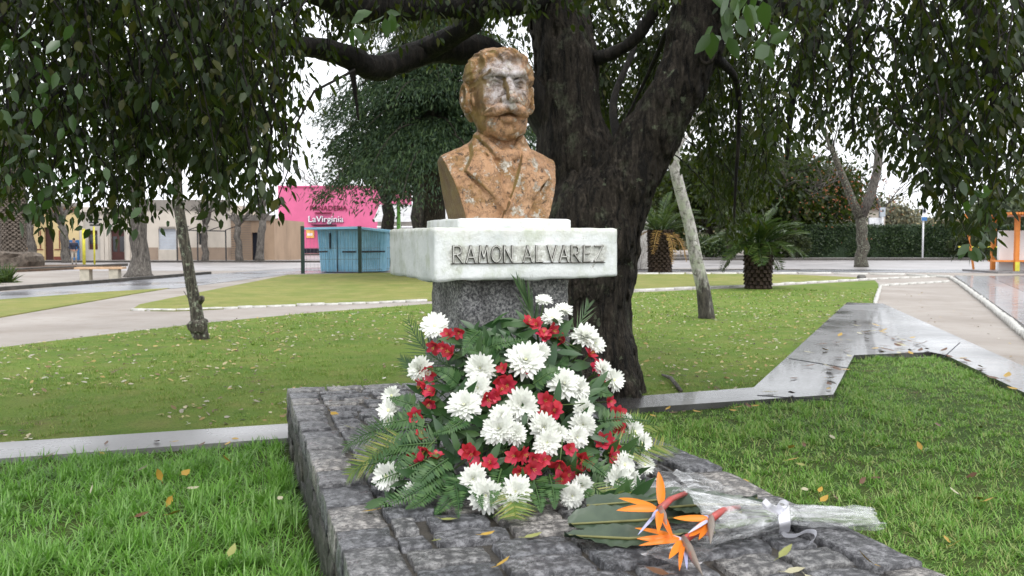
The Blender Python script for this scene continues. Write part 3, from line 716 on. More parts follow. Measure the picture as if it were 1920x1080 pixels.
# ------------------------------------------------------------------ the bust
def make_bust():
    h = .0052
    p = grid3((-.40, -.33, -.02), (.40, .33, .93), h)
    zs = p[0, 0, :, 2]; k1 = int(np.searchsorted(zs, .50)); k0 = int(np.searchsorted(zs, .33))
    f = np.full(p.shape[:3], 1.0, dtype=np.float32)
    q = p[:, :, :k1]
    # torso
    t = ell(q, (0, -.015, .03), (.47, .185, .34))
    t = smin(t, cap(q, (-.33, -.03, .245), (-.10, -.035, .325), .062, .085), .06)
    t = smin(t, cap(q, (.33, -.03, .245), (.10, -.035, .325), .062, .085), .06)
    t = smin(t, cap(q, (0, -.055, .26), (0, -.035, .40), .155, .118), .07)
    t = smin(t, ell(q, (0, .05, .18), (.26, .13, .17)), .06)
    x, y, z = q[..., 0], q[..., 1], q[..., 2]
    def poly2(pts, soft):
        pts = np.array(pts, dtype=np.float32); d = np.full(x.shape[::2], 9, dtype=np.float32)
        X = x[:, 0, :]; Z = z[:, 0, :]; d = np.full(X.shape, 9, dtype=np.float32); ins = in_poly(X.ravel(), Z.ravel(), pts).reshape(X.shape)
        for i in range(len(pts)):
            a, b_ = pts[i], pts[(i + 1) % len(pts)]; ab = b_ - a
            tt = np.clip(((X - a[0]) * ab[0] + (Z - a[1]) * ab[1]) / (ab @ ab), 0, 1); d = np.minimum(d, np.hypot(X - a[0] - tt * ab[0], Z - a[1] - tt * ab[1]))
        sd = np.where(ins, d, -d); m = np.clip(.5 + sd / soft, 0, 1); return (m * m * (3 - 2 * m))[:, None, :]
    front = np.clip(y / .05 + .3, 0, 1)
    left = poly2([(-.155, .44), (-.175, .33), (-.225, .24), (-.18, .20), (-.03, .035), (.0, .07), (-.07, .27), (-.10, .36)], .010)
    right = poly2([(.135, .44), (.16, .32), (.225, .215), (.17, .17), (.06, -.03), (-.06, -.03), (-.03, .045), (.055, .27), (.085, .36)], .010)
    vest = poly2([(-.08, .30), (-.03, .06), (.05, .28), (.03, .33), (-.04, .33)], .02)
    t = t - front * (.020 * left); t = t - front * (.024 * right * (1 - .0 * left)); t = t + front * vest * .012
    # shirt collar wings, cravat
    for s in (-1, 1):
        t = smin(t, cap(q, (s * .105, .055, .415), (s * .040, .128, .325), .020, .026), .012)
        t = smin(t, cap(q, (s * .12, .01, .43), (s * .105, .055, .415), .022, .020), .015)
    t = smin(t, ell(q, (0, .118, .335), (.030, .028, .03)), .01); t = smin(t, cap(q, (0, .13, .31), (-.01, .155, .14), .026, .035), .02)
    # folds
    t = smax(t, -cap(q, (-.17, .085, .40), (-.085, .150, .285), .007), .008)
    t = smax(t, -cap(q, (-.205, .130, .225), (-.03, .225, .038), .008), .008)
    t = smax(t, -cap(q, (.205, .130, .20), (.06, .235, .015), .008), .008)
    t = t + fnoise(q * 9, 3, 2) * .0022 + fnoise(q * 28, 33, 2) * .0024
    # sawn arms, flat back and base
    t = np.maximum(t, np.abs(x) - (.222 + .285 * np.clip(z, -1, .30)))
    t = np.maximum(t, -.19 - y); t = np.maximum(t, -z - .004)
    f[:, :, :k1] = t
    # head, turned a little towards the viewer
    a = math.radians(2.5); ca, sa = math.cos(a), math.sin(a)
    w = p[:, :, k0:]; hp = np.empty_like(w); hp[..., 0] = w[..., 0] * ca + w[..., 1] * sa; hp[..., 1] = -w[..., 0] * sa + w[..., 1] * ca; hp[..., 2] = w[..., 2]
    d = ell(hp, (0, -.025, .715), (.158, .195, .168))
    d = smin(d, ell(hp, (0, .045, .595), (.140, .135, .165)), .05)
    d = smin(d, ell(hp, (0, .050, .490), (.124, .116, .080)), .05)
    d = smin(d, ell(hp, (0, .125, .450), (.062, .046, .046)), .04)
    d = smin(d, cap(hp, (0, -.05, .34), (0, -.03, .50), .108, .100), .035)
    for s in (-1, 1):
        d = smin(d, ell(hp, (s * .088, .098, .618), (.042, .045, .05)), .035)                 # cheekbone
        d = smin(d, cap(hp, (s * .125, .0, .56), (s * .085, .075, .465), .030, .028), .03)      # jaw, sideburn
        d = smax(d, -ell(hp, (s * .066, .192, .690), (.052, .066, .038)), .016)                 # eye socket
    d = smin(d, cap(hp, (0, .160, .712), (0, .236, .604), .020, .027), .014)                    # nose
    d = smin(d, cap(hp, (-.028, .198, .596), (.028, .198, .596), .023), .016)
    for s in (-1, 1):
        d = smin(d, cap(hp, (s * .020, .182, .728), (s * .075, .166, .738), .020, .019), .012)  # brow
        d = smin(d, cap(hp, (s * .075, .166, .738), (s * .114, .122, .718), .019, .012), .012)
        d = smin(d, ell(hp, (s * .066, .120, .688), (.034, .026, .021)), .006)                  # eyeball
        d = smin(d, cap(hp, (s * .034, .150, .692), (s * .070, .158, .706), .0085), .006)
        d = smin(d, cap(hp, (s * .070, .158, .706), (s * .102, .128, .690), .0085), .006)
        d = smin(d, cap(hp, (s * .040, .150, .676), (s * .095, .134, .674), .008), .008)
    d = smax(d, -cap(hp, (-.066, .172, .522), (.066, .172, .522), .021), .010); d = smax(d, -cap(hp, (-.04, .178, .474), (.04, .178, .474), .014), .014)                  # mouth
    for s in (-1, 1):
        d = smin(d, cap(hp, (s * .004, .200, .562), (s * .060, .182, .548), .026, .028), .008)  # moustache
        d = smin(d, cap(hp, (s * .060, .182, .548), (s * .108, .134, .530), .028, .014), .010)
        d = smin(d, cap(hp, (0, .178, .502), (s * .034, .168, .506), .016, .012), .008)         # lower lip
    d = smin(d, ell(hp, (0, .150, .448), (.034, .026, .024)), .014)                             # imperial
    beard = np.clip((.52 - hp[..., 2]) / .05, 0, 1) * np.clip(hp[..., 1] / .05, 0, 1)
    d = d + beard * fnoise(hp * 34, 9, 2) * .0022
    # hair
    hr = ell(hp, (0, -.035, .733), (.170, .206, .163))
    hr = smin(hr, cap(hp, (-.10, .100, .822), (.02, .142, .832), .020, .020), .035); hr = smin(hr, cap(hp, (.02, .142, .832), (.11, .090, .820), .020, .018), .035)
    for s in (-1, 1):
        hr = smin(hr, ell(hp, (s * .142, .000, .735), (.034, .070, .075)), .03)
        hr = smin(hr, ell(hp, (s * .128, -.07, .62), (.035, .09, .11)), .03)
        hr = smin(hr, cap(hp, (s * .150, .030, .70), (s * .136, .042, .60), .022, .014), .015)
    hr = smax(hr, -ell(hp, (0, .26, .715), (.128, .145, .118)), .015)
    fa = np.stack([hp[..., 0] * 24 + 3 * np.sin(hp[..., 2] * 14), hp[..., 1] * 9, hp[..., 2] * 9], -1)
    hr = hr + (np.abs(vnoise(fa, 4)) - .4) * .013 + (np.abs(vnoise(fa * 2.1 + 5, 14)) - .4) * .008
    d = smin(d, hr, .008)
    for s in (-1, 1):                                                                            # ears
        e = ell(hp, (s * .176, -.012, .632), (.030, .048, .078)); e = smax(e, -ell(hp, (s * .205, .008, .636), (.024, .026, .044)), .012)
        e = smin(e, ell(hp, (s * .158, .0, .572), (.020, .022, .024)), .012); d = smin(d, e, .008)
    d = d + fnoise(hp * 18, 6, 3) * .0034 + vnoise(hp * 52, 16) * .0016
    f[:, :, k0:] = smin(f[:, :, k0:], d, .012)
    f[:, :, :2] = np.maximum(f[:, :, :2], .004)
    V, Q = surface_nets(f, (-.40, -.33, -.02), h)
    V[:, 1] *= -1; Q = Q[:, ::-1]                                  # the front looks along local -y
    me = mesh_np('bust', V, [Q]); me.materials.append(MT['bust'])
    o = obj('bust', me); c = ML(SL / 2 + .005, SL / 2 - .01, 1.5535); o.location = c
    o.rotation_euler = (0, 0, TH)
    return o
bust = make_bust()
tag(bust, 'copper painted bust of a moustached man in a lapelled coat on the pedestal', 'bust')
# ------------------------------------------------------------------ the great tree behind the pedestal
tb = G(1097, 748)
tree0 = thing('evergreen_tree', 'huge dark evergreen tree with a forked furrowed trunk behind the pedestal', 'tree', tb)
def make_trunk():
    TR = [((1086, 775), 8.55, .52), ((1090, 735), 8.55, .46), ((1095, 640), 8.6, .42), ((1100, 520), 8.6, .41), ((1106, 430), 8.6, .42), ((1112, 390), 8.6, .40)]
    LS = [((1108, 420), 8.65, .38), ((1084, 310), 8.75, .33), ((1066, 200), 8.8, .295), ((1060, 110), 8.85, .28), ((1042, 0), 8.9, .275), ((1025, -160), 9.0, .26), ((1000, -330), 9.0, .20)]
    RL = [((1128, 440), 8.55, .37), ((1166, 355), 8.5, .29), ((1216, 258), 8.45, .235), ((1274, 165), 8.4, .215), ((1306, 70), 8.4, .225), ((1324, -30), 8.4, .22), ((1380, -180), 8.3, .21), ((1430, -320), 8.2, .17)]
    h = .021
    p = grid3((-.4, 7.6, -.08), (2.6, 9.6, 4.9), h)
    # wavering of the surface: furrows that run up the stem
    f = None
    for ch in (TR, LS, RL):
        for (a, ya, ra), (b_, yb, rb) in zip(ch[:-1], ch[1:]):
            c = cap(p, P(*a, ya), P(*b_, yb), ra, rb); f = c if f is None else smin(f, c, .05)
    base = P(1086, 760, 8.55)
    for k in range(7):                                   # root flare
        an = k * .9 + .3; e = Vector((base.x + math.cos(an) * .62, base.y + math.sin(an) * .65, -.06))
        f = smin(f, cap(p, (base.x + math.cos(an) * .33, base.y + math.sin(an) * .33, .42), tuple(e), .15, .05), .14)
    f = smin(f, ell(p, tuple(P(1150, 450, 8.25)), (.12, .10, .14)), .15)
    band = np.abs(f) < .12
    q = p[band]; an = np.arctan2(q[:, 1] - 8.6, q[:, 0] - .72 - .18 * q[:, 2] * 0)
    wv = fnoise(q * 1.6, 15, 2)[:, None]; qq = q + wv * np.array([.06, .06, .25], dtype=np.float32)
    rid = np.abs(vnoise(np.stack([qq[:, 0] * 13, qq[:, 1] * 13, qq[:, 2] * 1.7], -1), 2)); rid2 = np.abs(vnoise(np.stack([qq[:, 0] * 26, qq[:, 1] * 26, qq[:, 2] * 4.5], -1), 12))
    f[band] += np.clip(.22 - rid, 0, 1) * .13 + np.clip(.2 - rid2, 0, 1) * .08 + fnoise(q * 2.6, 8, 3) * .03 - .02
    f[:, :, -2:] = np.maximum(f[:, :, -2:], .01)
    V, Q = surface_nets(f, (-.4, 7.6, -.08), h)
    return obj('trunk', mesh_np('trunk', V, [Q]), MT['bark'], tree0)
trunk = make_trunk()
def limb(px_pts, rad, name='limb', mat='bark_limb', parent=tree0, n=10):
    ctrl = [P(x, y, Y) for x, y, Y in px_pts]; pts = []; rr = []
    for i in range(len(ctrl) - 1):                       # Catmull-Rom
        p0 = ctrl[max(i - 1, 0)]; p1 = ctrl[i]; p2 = ctrl[i + 1]; p3 = ctrl[min(i + 2, len(ctrl) - 1)]
        for k in range(5):
            t = k / 5
            pts.append(.5 * (2 * p1 + (p2 - p0) * t + (2 * p0 - 5 * p1 + 4 * p2 - p3) * t * t + (-p0 + 3 * p1 - 3 * p2 + p3) * t ** 3)); rr.append(rad[i] + (rad[i + 1] - rad[i]) * t)
    pts.append(ctrl[-1]); rr.append(rad[-1])
    return MB().tube(pts, rr, n, jit=.10).build(name, MT[mat], parent, smooth=True)
limb([(1050, 250, 8.8), (985, 165, 8.7), (905, 100, 8.5), (820, 92, 8.3), (745, 118, 8.1), (700, 128, 7.9), (655, 108, 7.7), (605, 92, 7.5), (545, 86, 7.2), (470, 62, 6.9), (380, 70, 6.6), (280, 40, 6.3)], [.20, .16, .15, .13, .105, .11, .10, .085, .075, .06, .045, .02])
limb([(800, 92, 8.2), (860, 60, 8.0), (900, 30, 7.8), (920, -60, 7.6)], [.10, .09, .07, .05])
limb([(1118, 110, 8.7), (1165, 92, 8.6), (1200, 62, 8.5), (1230, 15, 8.4), (1290, -60, 8.2)], [.07, .055, .055, .06, .05])
limb([(1160, 265, 8.9), (1150, 190, 9.2), (1185, 100, 9.5), (1200, 40, 9.7)], [.05, .035, .03, .02])
limb([(1030, -20, 8.8), (960, 0, 8.2), (830, 10, 7.6), (660, 8, 7.0), (600, -15, 6.6), (480, -60, 6.2), (330, -80, 5.6)], [.16, .13, .11, .13, .10, .07, .04])
limb([(1330, 20, 8.4), (1420, 0, 8.0), (1490, 20, 7.8), (1522, 70, 7.7), (1508, 120, 7.6), (1488, 170, 7.6), (1475, 300, 7.6)], [.12, .10, .085, .075, .06, .035, .012])
limb([(1340, -60, 8.3), (1480, -90, 7.4), (1640, -70, 6.8), (1790, -20, 6.2), (1850, 100, 5.9), (1862, 200, 5.8)], [.14, .12, .09, .06, .04, .015])
limb([(1345, 110, 8.3), (1380, 150, 8.6), (1386, 230, 8.8), (1380, 330, 8.9), (1376, 420, 9)], [.05, .03, .022, .016, .008])
limb([(655, 112, 7.7), (664, 160, 7.7), (672, 225, 7.7)], [.035, .022, .008], n=6)
limb([(500, 70, 7.0), (515, 120, 6.9), (535, 230, 6.9), (545, 300, 6.9)], [.025, .018, .012, .006], n=6)
limb([(1690, -60, 6.7), (1600, 40, 6.6), (1597, 150, 6.6), (1600, 260, 6.6)], [.04, .025, .015, .006], n=6)
limb([(1250, 60, 8.6), (1215, 140, 9.2), (1170, 230, 9.4)], [.03, .02, .012], n=6)
# knot hole on the right limb
kc = P(1325, 102, 8.1); ring = MB(); ring.tube([kc + Vector((math.cos(a) * .075, -.02 * math.cos(a * 2), math.sin(a) * .075)) for a in np.linspace(0, 2 * math.pi, 17)], .018, 6, cap=False); ring.build('knot', MT['bark'], tree0, smooth=True)

# hanging shoots
BX = [-700, -400, -100, 0, 60, 120, 200, 250, 300, 350, 400, 440, 490, 515, 545, 600, 640, 700, 800, 900, 1000, 1100, 1200, 1270, 1300, 1345, 1380, 1420, 1440, 1480, 1560, 1620, 1680, 1720, 1780, 1830, 1860, 1890, 1920, 2000, 2300, 2600]
BY = [300, 340, 390, 400, 440, 405, 420, 465, 385, 425, 395, 380, 430, 430, 330, 160, 70, 60, 65, 50, 30, 20, 0, 20, 190, 420, 470, 450, 340, 275, 265, 320, 335, 365, 405, 480, 470, 330, 345, 380, 400, 380]
def shoots(n, xs, Yr, length, leafL, dens, top_bias, seed, low=None):
    r = np.random.default_rng(seed); leaves = []; tubes = []
    for _ in range(n):
        x = r.uniform(*xs); Y = r.uniform(*Yr); yb = np.interp(x, BX, BY) if low is None else low; y = yb - (r.random() ** 1.6) * (yb + 260) * top_bias + r.normal() * 14
        end = np.array(P(x, y, Y)); L = r.uniform(*length)
        out = r.normal(size=2) * .35; m = max(4, int(L / .09)); ts = np.linspace(0, 1, m)
        path = np.stack([end[0] + out[0] * (1 - ts) ** 1.5 * L * .7 + r.normal() * .05 * np.sin(ts * 6), end[1] + out[1] * (1 - ts) ** 1.5 * L * .7 + .03 * np.sin(ts * 7 + 1), end[2] + L * (1 - ts ** 1.3) * .85], 1)
        tubes.append(path)
        nl = int(L * dens); tt = np.sort(r.random(nl)) ** .8; idx = np.clip((tt * (m - 1)), 0, m - 1.001); i0 = idx.astype(int); fr = (idx - i0)[:, None]
        pos = path[i0] * (1 - fr) + path[i0 + 1] * fr
        an = r.uniform(0, 2 * np.pi, nl); side = np.stack([np.cos(an), np.sin(an), np.zeros(nl)], 1)
        pos = pos + side * (r.random(nl) * .10)[:, None] + r.normal(size=(nl, 3)) * .02
        D = side * r.uniform(.15, 1.0, nl)[:, None] + np.array([0, 0, -1.0]) * r.uniform(.35, 1.2, nl)[:, None]
        N = side + r.normal(size=(nl, 3)) * .5 + np.array([0, 0, .5])
        Ll = leafL * r.uniform(.45, 1.35, nl); leaves.append((pos, D, N, Ll))
    return [np.concatenate([q[i] for q in leaves]) for i in range(4)], tubes
SETS = [(150, (-650, 0), (4.0, 7.0), (.7, 1.8), .072, 46, 1.0, 1), (300, (-60, 560), (4.6, 7.6), (.6, 1.6), .070, 56, 1.0, 2), (26, (570, 680), (6.5, 8.0), (.3, .8), .07, 44, .9, 3), (200, (1100, 1255), (9.8, 12.5), (.4, 1.0), .080, 75, 1.0, 13, 285), (80, (1250, 1340), (9.8, 12.5), (.4, .9), .080, 70, 1.0, 16, 195), (90, (640, 1010), (9.6, 12.5), (.5, 1.1), .075, 55, .9, 14, 120), (30, (950, 1060), (9.6, 12.5), (.4, .8), .075, 50, .8, 15, 250),
        (210, (600, 1260), (6.3, 8.4), (.3, .8), .07, 46, .8, 4), (180, (1305, 1445), (8.6, 11.5), (.5, 1.5), .075, 60, .95, 5), (240, (1430, 1910), (5.6, 8.6), (.5, 1.4), .068, 54, 1.0, 6),
        (120, (1900, 2550), (4.5, 8.0), (.6, 1.6), .085, 40, 1.0, 7), (60, (1740, 1900), (5.4, 6.5), (.5, 1.0), .08, 46, .8, 8), (90, (60, 540), (5.0, 7.0), (.5, 1.0), .070, 56, .55, 9)]
parts = []; tw = MB()
for a in SETS:
    (pos, D, N, Ll), tubes = shoots(*a)
    parts.append(leaf_np(pos, D, N, Ll, Ll * rng.uniform(.34, .56, len(Ll)), 'leaf', .12))
    for t in tubes: tw.tube([Vector(q) for q in t[::2]], np.linspace(.009, .0025, len(t[::2])), 3, cap=False)
# the upper and the far side of the crown
def cloud(n, c, r, s, lo=0):
    u = unit(n); rad = rng.uniform(.35, 1, n) ** .5; ck = rng.normal(size=(n, 3)) * .0
    pos = np.array(c) + u * rad[:, None] * np.array(r); pos = pos[pos[:, 2] > lo]
    k = fnoise(pos * .9, 21, 3); pos = pos[k > -.25]; m = len(pos); Ll = s * rng.uniform(.6, 1.2, m)
    return leaf_np(pos, unit(m) + np.array([0, 0, -.6]), unit(m) + np.array([0, 0, .6]), Ll, Ll * .5, 'card')
parts.append(cloud(13000, (.6, 10.4, 6.6), (7.2, 4.6, 2.9), .12, 4.6))
V, F = merge_np(parts); obj('crown', mesh_np('crown', V, F), MT['leaf_dark'], tree0)
tw.build('twigs', MT['bark_limb'], tree0, smooth=True)
# nearest leaves, one by one
lv, lf = leaf_np(np.zeros((1, 3)), np.array([[0, 0, -1.]]), np.array([[0, -1., 0]]), np.array([1.0]), np.array([.52]), 'leaf', .14)
near_leaf = mesh_np('leaf', lv, lf); near_leaf.materials.append(MT['leaf_near'])
def near_leaves(n, xr, yr, Yr, Lr, seed):
    r = random.Random(seed)
    for _ in range(n):
        o = obj('leaf', near_leaf, None, tree0); o.location = P(r.uniform(*xr), r.uniform(*yr), r.uniform(*Yr)); s = r.uniform(*Lr); o.scale = (s, s, s)
        o.rotation_euler = (r.gauss(0, .45), r.gauss(0, .75), r.uniform(0, 6.28))
near_leaves(110, (-30, 150), (40, 420), (4.2, 5.2), (.05, .105), 1)
near_leaves(60, (60, 330), (150, 430), (4.4, 5.4), (.05, .10), 2)
near_leaves(32, (1330, 1450), (-30, 95), (3.7, 4.3), (.09, .13), 3)
near_leaves(20, (1800, 1860), (330, 470), (4.8, 5.4), (.07, .10), 4)
near_leaves(12, (640, 760), (20, 60), (4.6, 5.4), (.08, .11), 5)

# ------------------------------------------------------------------ flowers at the foot of the pedestal
fc = ML(SL / 2 - .02, -.20, PZ)
arr = thing('flower_arrangement', 'large mound of white chrysanthemums, red alstroemerias and ferns leaning against the pedestal', 'flowers', fc)
ARC = np.array(ML(SL / 2, .12, .55))
def mound(px, py, lift=0):
    t = max(0.0, (py - 540) / 420); u = (px - 965) / 300
    Y = 4.42 - .92 * min(1.15, t) ** .85 + .42 * u * u + .10 * u - lift
    q = P(px, py, Y)
    if q.z < PZ + .03: q = G(px, py, PZ + .03)
    return q
def petal_strip(an, el, L, W, r0, curl, nseg=3, cup=.25, z0=0.0):
    V = []; ca, sa = math.cos(an), math.sin(an)
    for i in range(nseg + 1):
        t = i / nseg; w = W * (.35 + .9 * math.sin(math.pi * min(1, t * .62 + .22)) - .35 * t ** 4) * (.55 if i == nseg else 1)
        e = el + curl * t; rr = r0 + L * t * math.cos(el + curl * t * .5); z = z0 + L * t * math.sin(el + curl * t * .5)
        for s in (-1, 1): V.append((ca * rr - sa * w * s * .5, sa * rr + ca * w * s * .5, z + abs(s) * W * cup * .5))
        V.append((ca * rr, sa * rr, z))
    F = []
    for i in range(nseg):
        a = i * 3; b_ = a + 3; F += [(a, a + 2, b_ + 2, b_), (a + 2, a + 1, b_ + 1, b_ + 2)]
    return V, F
def chrys_mesh(seed, full=True):
    r = random.Random(seed); b = MB()
    lay = [(20, -.05, 1.0, .30, .05), (20, .18, .96, .29, .05), (17, .42, .86, .27, .05), (14, .70, .72, .24, .04), (11, .98, .56, .20, .03), (8, 1.2, .42, .16, .02)]
    if not full: lay = lay[:3]
    for n, el, L, W, r0 in lay:
        o = r.random()
        for k in range(n):
            an = 2 * math.pi * (k + o + r.uniform(-.25, .25)) / n
            V, F = petal_strip(an, el + r.uniform(-.14, .14), L * r.uniform(.84, 1.08), W * r.uniform(.8, 1.1), r0, r.uniform(-.35, .25), 3, .25, .02 * el); b.add(V, F)
    me = b.mesh('petals', True); me.materials.append(MT['petal_white']); return me
CH = [chrys_mesh(1), chrys_mesh(2), chrys_mesh(3), chrys_mesh(4, False), chrys_mesh(5, False), chrys_mesh(6), chrys_mesh(7)]
dm = MB()
dm.tube([(0, 0, -.02), (0, 0, .06), (0, 0, .13), (0, 0, .17)], [.12, .26, .22, .08], 10); disc_me = dm.mesh('disc', True); disc_me.materials.append(MT['disc'])
cm = MB(); cm.tube([(0, 0, -.28), (0, 0, -.12), (0, 0, .0)], [.05, .12, .16], 8); calyx_me = cm.mesh('calyx', True); calyx_me.materials.append(MT['stem'])
WHITE = [(1020, 562, 36), (1057, 581, 36), (1035, 596, 44), (815, 611, 58), (1095, 631, 62), (1116, 644, 42), (787, 692, 56), (986, 675, 76), (1012, 661, 46), (901, 691, 62), (896, 727, 62), (871, 760, 70), (1057, 720, 70), (1084, 728, 46),
         (979, 760, 76), (936, 804, 68), (966, 812, 54), (940, 780, 44), (1020, 802, 70), (1026, 830, 58), (1048, 813, 46), (1095, 767, 46), (1093, 796, 60), (1082, 820, 42), (1151, 713, 50), (1131, 693, 38), (735, 742, 46), (729, 770, 46), (727, 790, 36),
         (725, 893, 52), (773, 922, 46), (758, 884, 18), (887, 898, 70), (911, 929, 64), (967, 922, 80), (964, 948, 42), (1073, 930, 62), (1091, 911, 42), (1171, 871, 60), (1158, 902, 56), (1182, 898, 50), (1202, 831, 42), (1209, 871, 48), (1189, 809, 38), (1174, 787, 32)]
RED = [(839, 627), (860, 624), (813, 651), (831, 653), (842, 660), (991, 602), (1006, 609), (1020, 624), (1037, 620), (1053, 637), (1022, 632), (1109, 663), (1124, 691), (1129, 707), (1120, 686), (803, 700), (789, 724), (807, 733), (804, 758), (778, 780), (791, 815), (795, 847), (773, 860), (818, 853), (786, 858),
       (942, 691), (940, 713), (951, 722), (927, 742), (915, 749), (939, 732), (987, 691), (1022, 751), (1044, 760), (1022, 773), (1040, 771), (875, 847), (884, 851), (919, 867), (964, 855), (982, 853), (1002, 862), (1020, 862), (1000, 880), (975, 888), (1069, 842), (1089, 862), (1049, 873), (1064, 889), (1082, 886), (1053, 898),
       (1144, 753), (1158, 775), (1167, 787), (1160, 804), (1131, 827), (1151, 838), (1140, 824), (1150, 857), (891, 876), (1099, 868)]
def facing(q, spread, seed, up=.15):
    d = np.array(q) - ARC; d = d / np.linalg.norm(d); cam_dir = np.array([0, 0, EYE]) - np.array(q); cam_dir /= np.linalg.norm(cam_dir)
    r = np.random.default_rng(seed); d = d * .85 + cam_dir * .35 + np.array([0, 0, up]) + r.normal(size=3) * spread
    return Vector(d / np.linalg.norm(d))
stems = []
for i, (x, y, dpx) in enumerate(WHITE):
    q = mound(x, y, .03); n = facing(q, .16, i); s = dpx / FPX * q.y * .49 * (1 + .12 * math.sin(i * 3.1))
    wch = thing('chrysanthemum', None, None, (0, 0, 0)); wch.parent = arr
    side = abs(x - 965) > 180 or y < 640
    m = CH[3 + i % 2] if (side and dpx < 62) else CH[(0, 1, 2, 5, 6)[i % 5]]
    M4 = Matrix.Translation(q) @ n.to_track_quat('Z', 'Y').to_matrix().to_4x4() @ Matrix.Rotation(i * 1.7, 4, 'Z') @ Matrix.Diagonal((s, s * rnd.uniform(.86, 1.05), s * rnd.uniform(.65, 1.35), 1))
    wch.matrix_parent_inverse = wmat(arr).inverted(); wch.matrix_basis = M4
    for nm, me in (('petals', m), ('disc', disc_me), ('calyx', calyx_me)):
        o = bpy.data.objects.new(nm, me); COL.objects.link(o); o.parent = wch
        if nm == 'disc': o.scale = (.55, .55, .8)
    stems.append((q - n * s * .2, n, .0035))
def alst_mesh(seed):
    r = random.Random(seed); b = MB()
    for k in range(6):
        an = k * math.pi / 3 + r.uniform(-.12, .12)
        V, F = petal_strip(an, 1.05 if k % 2 else .92, 1.15 * r.uniform(.9, 1.1), .74 if k % 2 == 0 else .52, .06, -.75 + r.uniform(-.35, .35), 5, .3, -.55); b.add(V, F)
    me = b.mesh('petals', True); me.materials.append(MT['petal_red']); return me
AL = [alst_mesh(k) for k in range(4)]
sm = MB()
for k in range(5):
    a = k * 1.26; sm.tube([(0, 0, -.4), (.08 * math.cos(a), .08 * math.sin(a), .2), (.2 * math.cos(a), .2 * math.sin(a), .45)], .022, 4)
stam_me = sm.mesh('stamens', True); stam_me.materials.append(MT['stamen'])
for i, (x, y) in enumerate(RED):
    q = mound(x, y, .02); n = facing(q, .55, 300 + i, .05); s = rnd.uniform(.028, .042)
    fl = thing('alstroemeria', None, None, (0, 0, 0)); fl.parent = arr; fl.matrix_parent_inverse = wmat(arr).inverted()
    fl.matrix_basis = Matrix.Translation(q) @ n.to_track_quat('Z', 'Y').to_matrix().to_4x4() @ Matrix.Rotation(i * 2.3, 4, 'Z') @ Matrix.Diagonal((s, s, s, 1))
    for nm, me in (('petals', AL[i % 4]), ('stamens', stam_me)):
        o = bpy.data.objects.new(nm, me); COL.objects.link(o); o.parent = fl
    stems.append((q - n * s * .5, n, .0025))
core = Vector(ARC) + Vector((0, 0, -.02))
for q, n, r in stems:
    a = q - n * .10; c2 = core.lerp(q, .45)
    MB().tube([q, a, a.lerp(c2, .5) + Vector((0, 0, -.02)), c2], [r, r, r, r], 5).build('stem', MT['stem'], arr, smooth=True)
# foam heart
V, Q = rough_box(.26, .20, .26, .16, (10, 10, 10), .03, 7, 77); fo = obj('foam_block', mesh_np('foam_block', V, [Q]), MT['foam'], arr); place_rot(fo, ML(SL / 2 - .02, -.06, PZ + .25), TH)
# broad leaves
llv, llf = leaf_np(np.zeros((1, 3)), np.array([[1., 0, 0]]), np.array([[0, 0, 1.]]), np.array([1.0]), np.array([.30]), 'leaf', .22)
lance = mesh_np('leaf', llv, llf); lance.materials.append(MT['fleaf'])
rl = random.Random(5)
for i in range(520):
    u = rl.uniform(-1, 1); y = rl.uniform(600, 950); half = 45 + 225 * ((y - 560) / 390); x = 965 + u * half
    q = mound(x, y, -rl.uniform(.0, .16)); n = facing(q, .5, 900 + i, .0)
    dirv = Vector((rl.gauss(0, 1) + u * .8, rl.gauss(0, .5) - .3, rl.gauss(0, .8))); dirv = (dirv - n * dirv.dot(n) * .6).normalized()
    zax = (n - dirv * n.dot(dirv)).normalized(); yax = zax.cross(dirv); s = rl.uniform(.08, .15)
    o = obj('leaf', lance, None, arr)
    R = Matrix((dirv, yax, zax)).transposed().to_4x4(); o.matrix_basis = Matrix.Translation(q) @ R @ Matrix.Diagonal((s, s, s, 1))
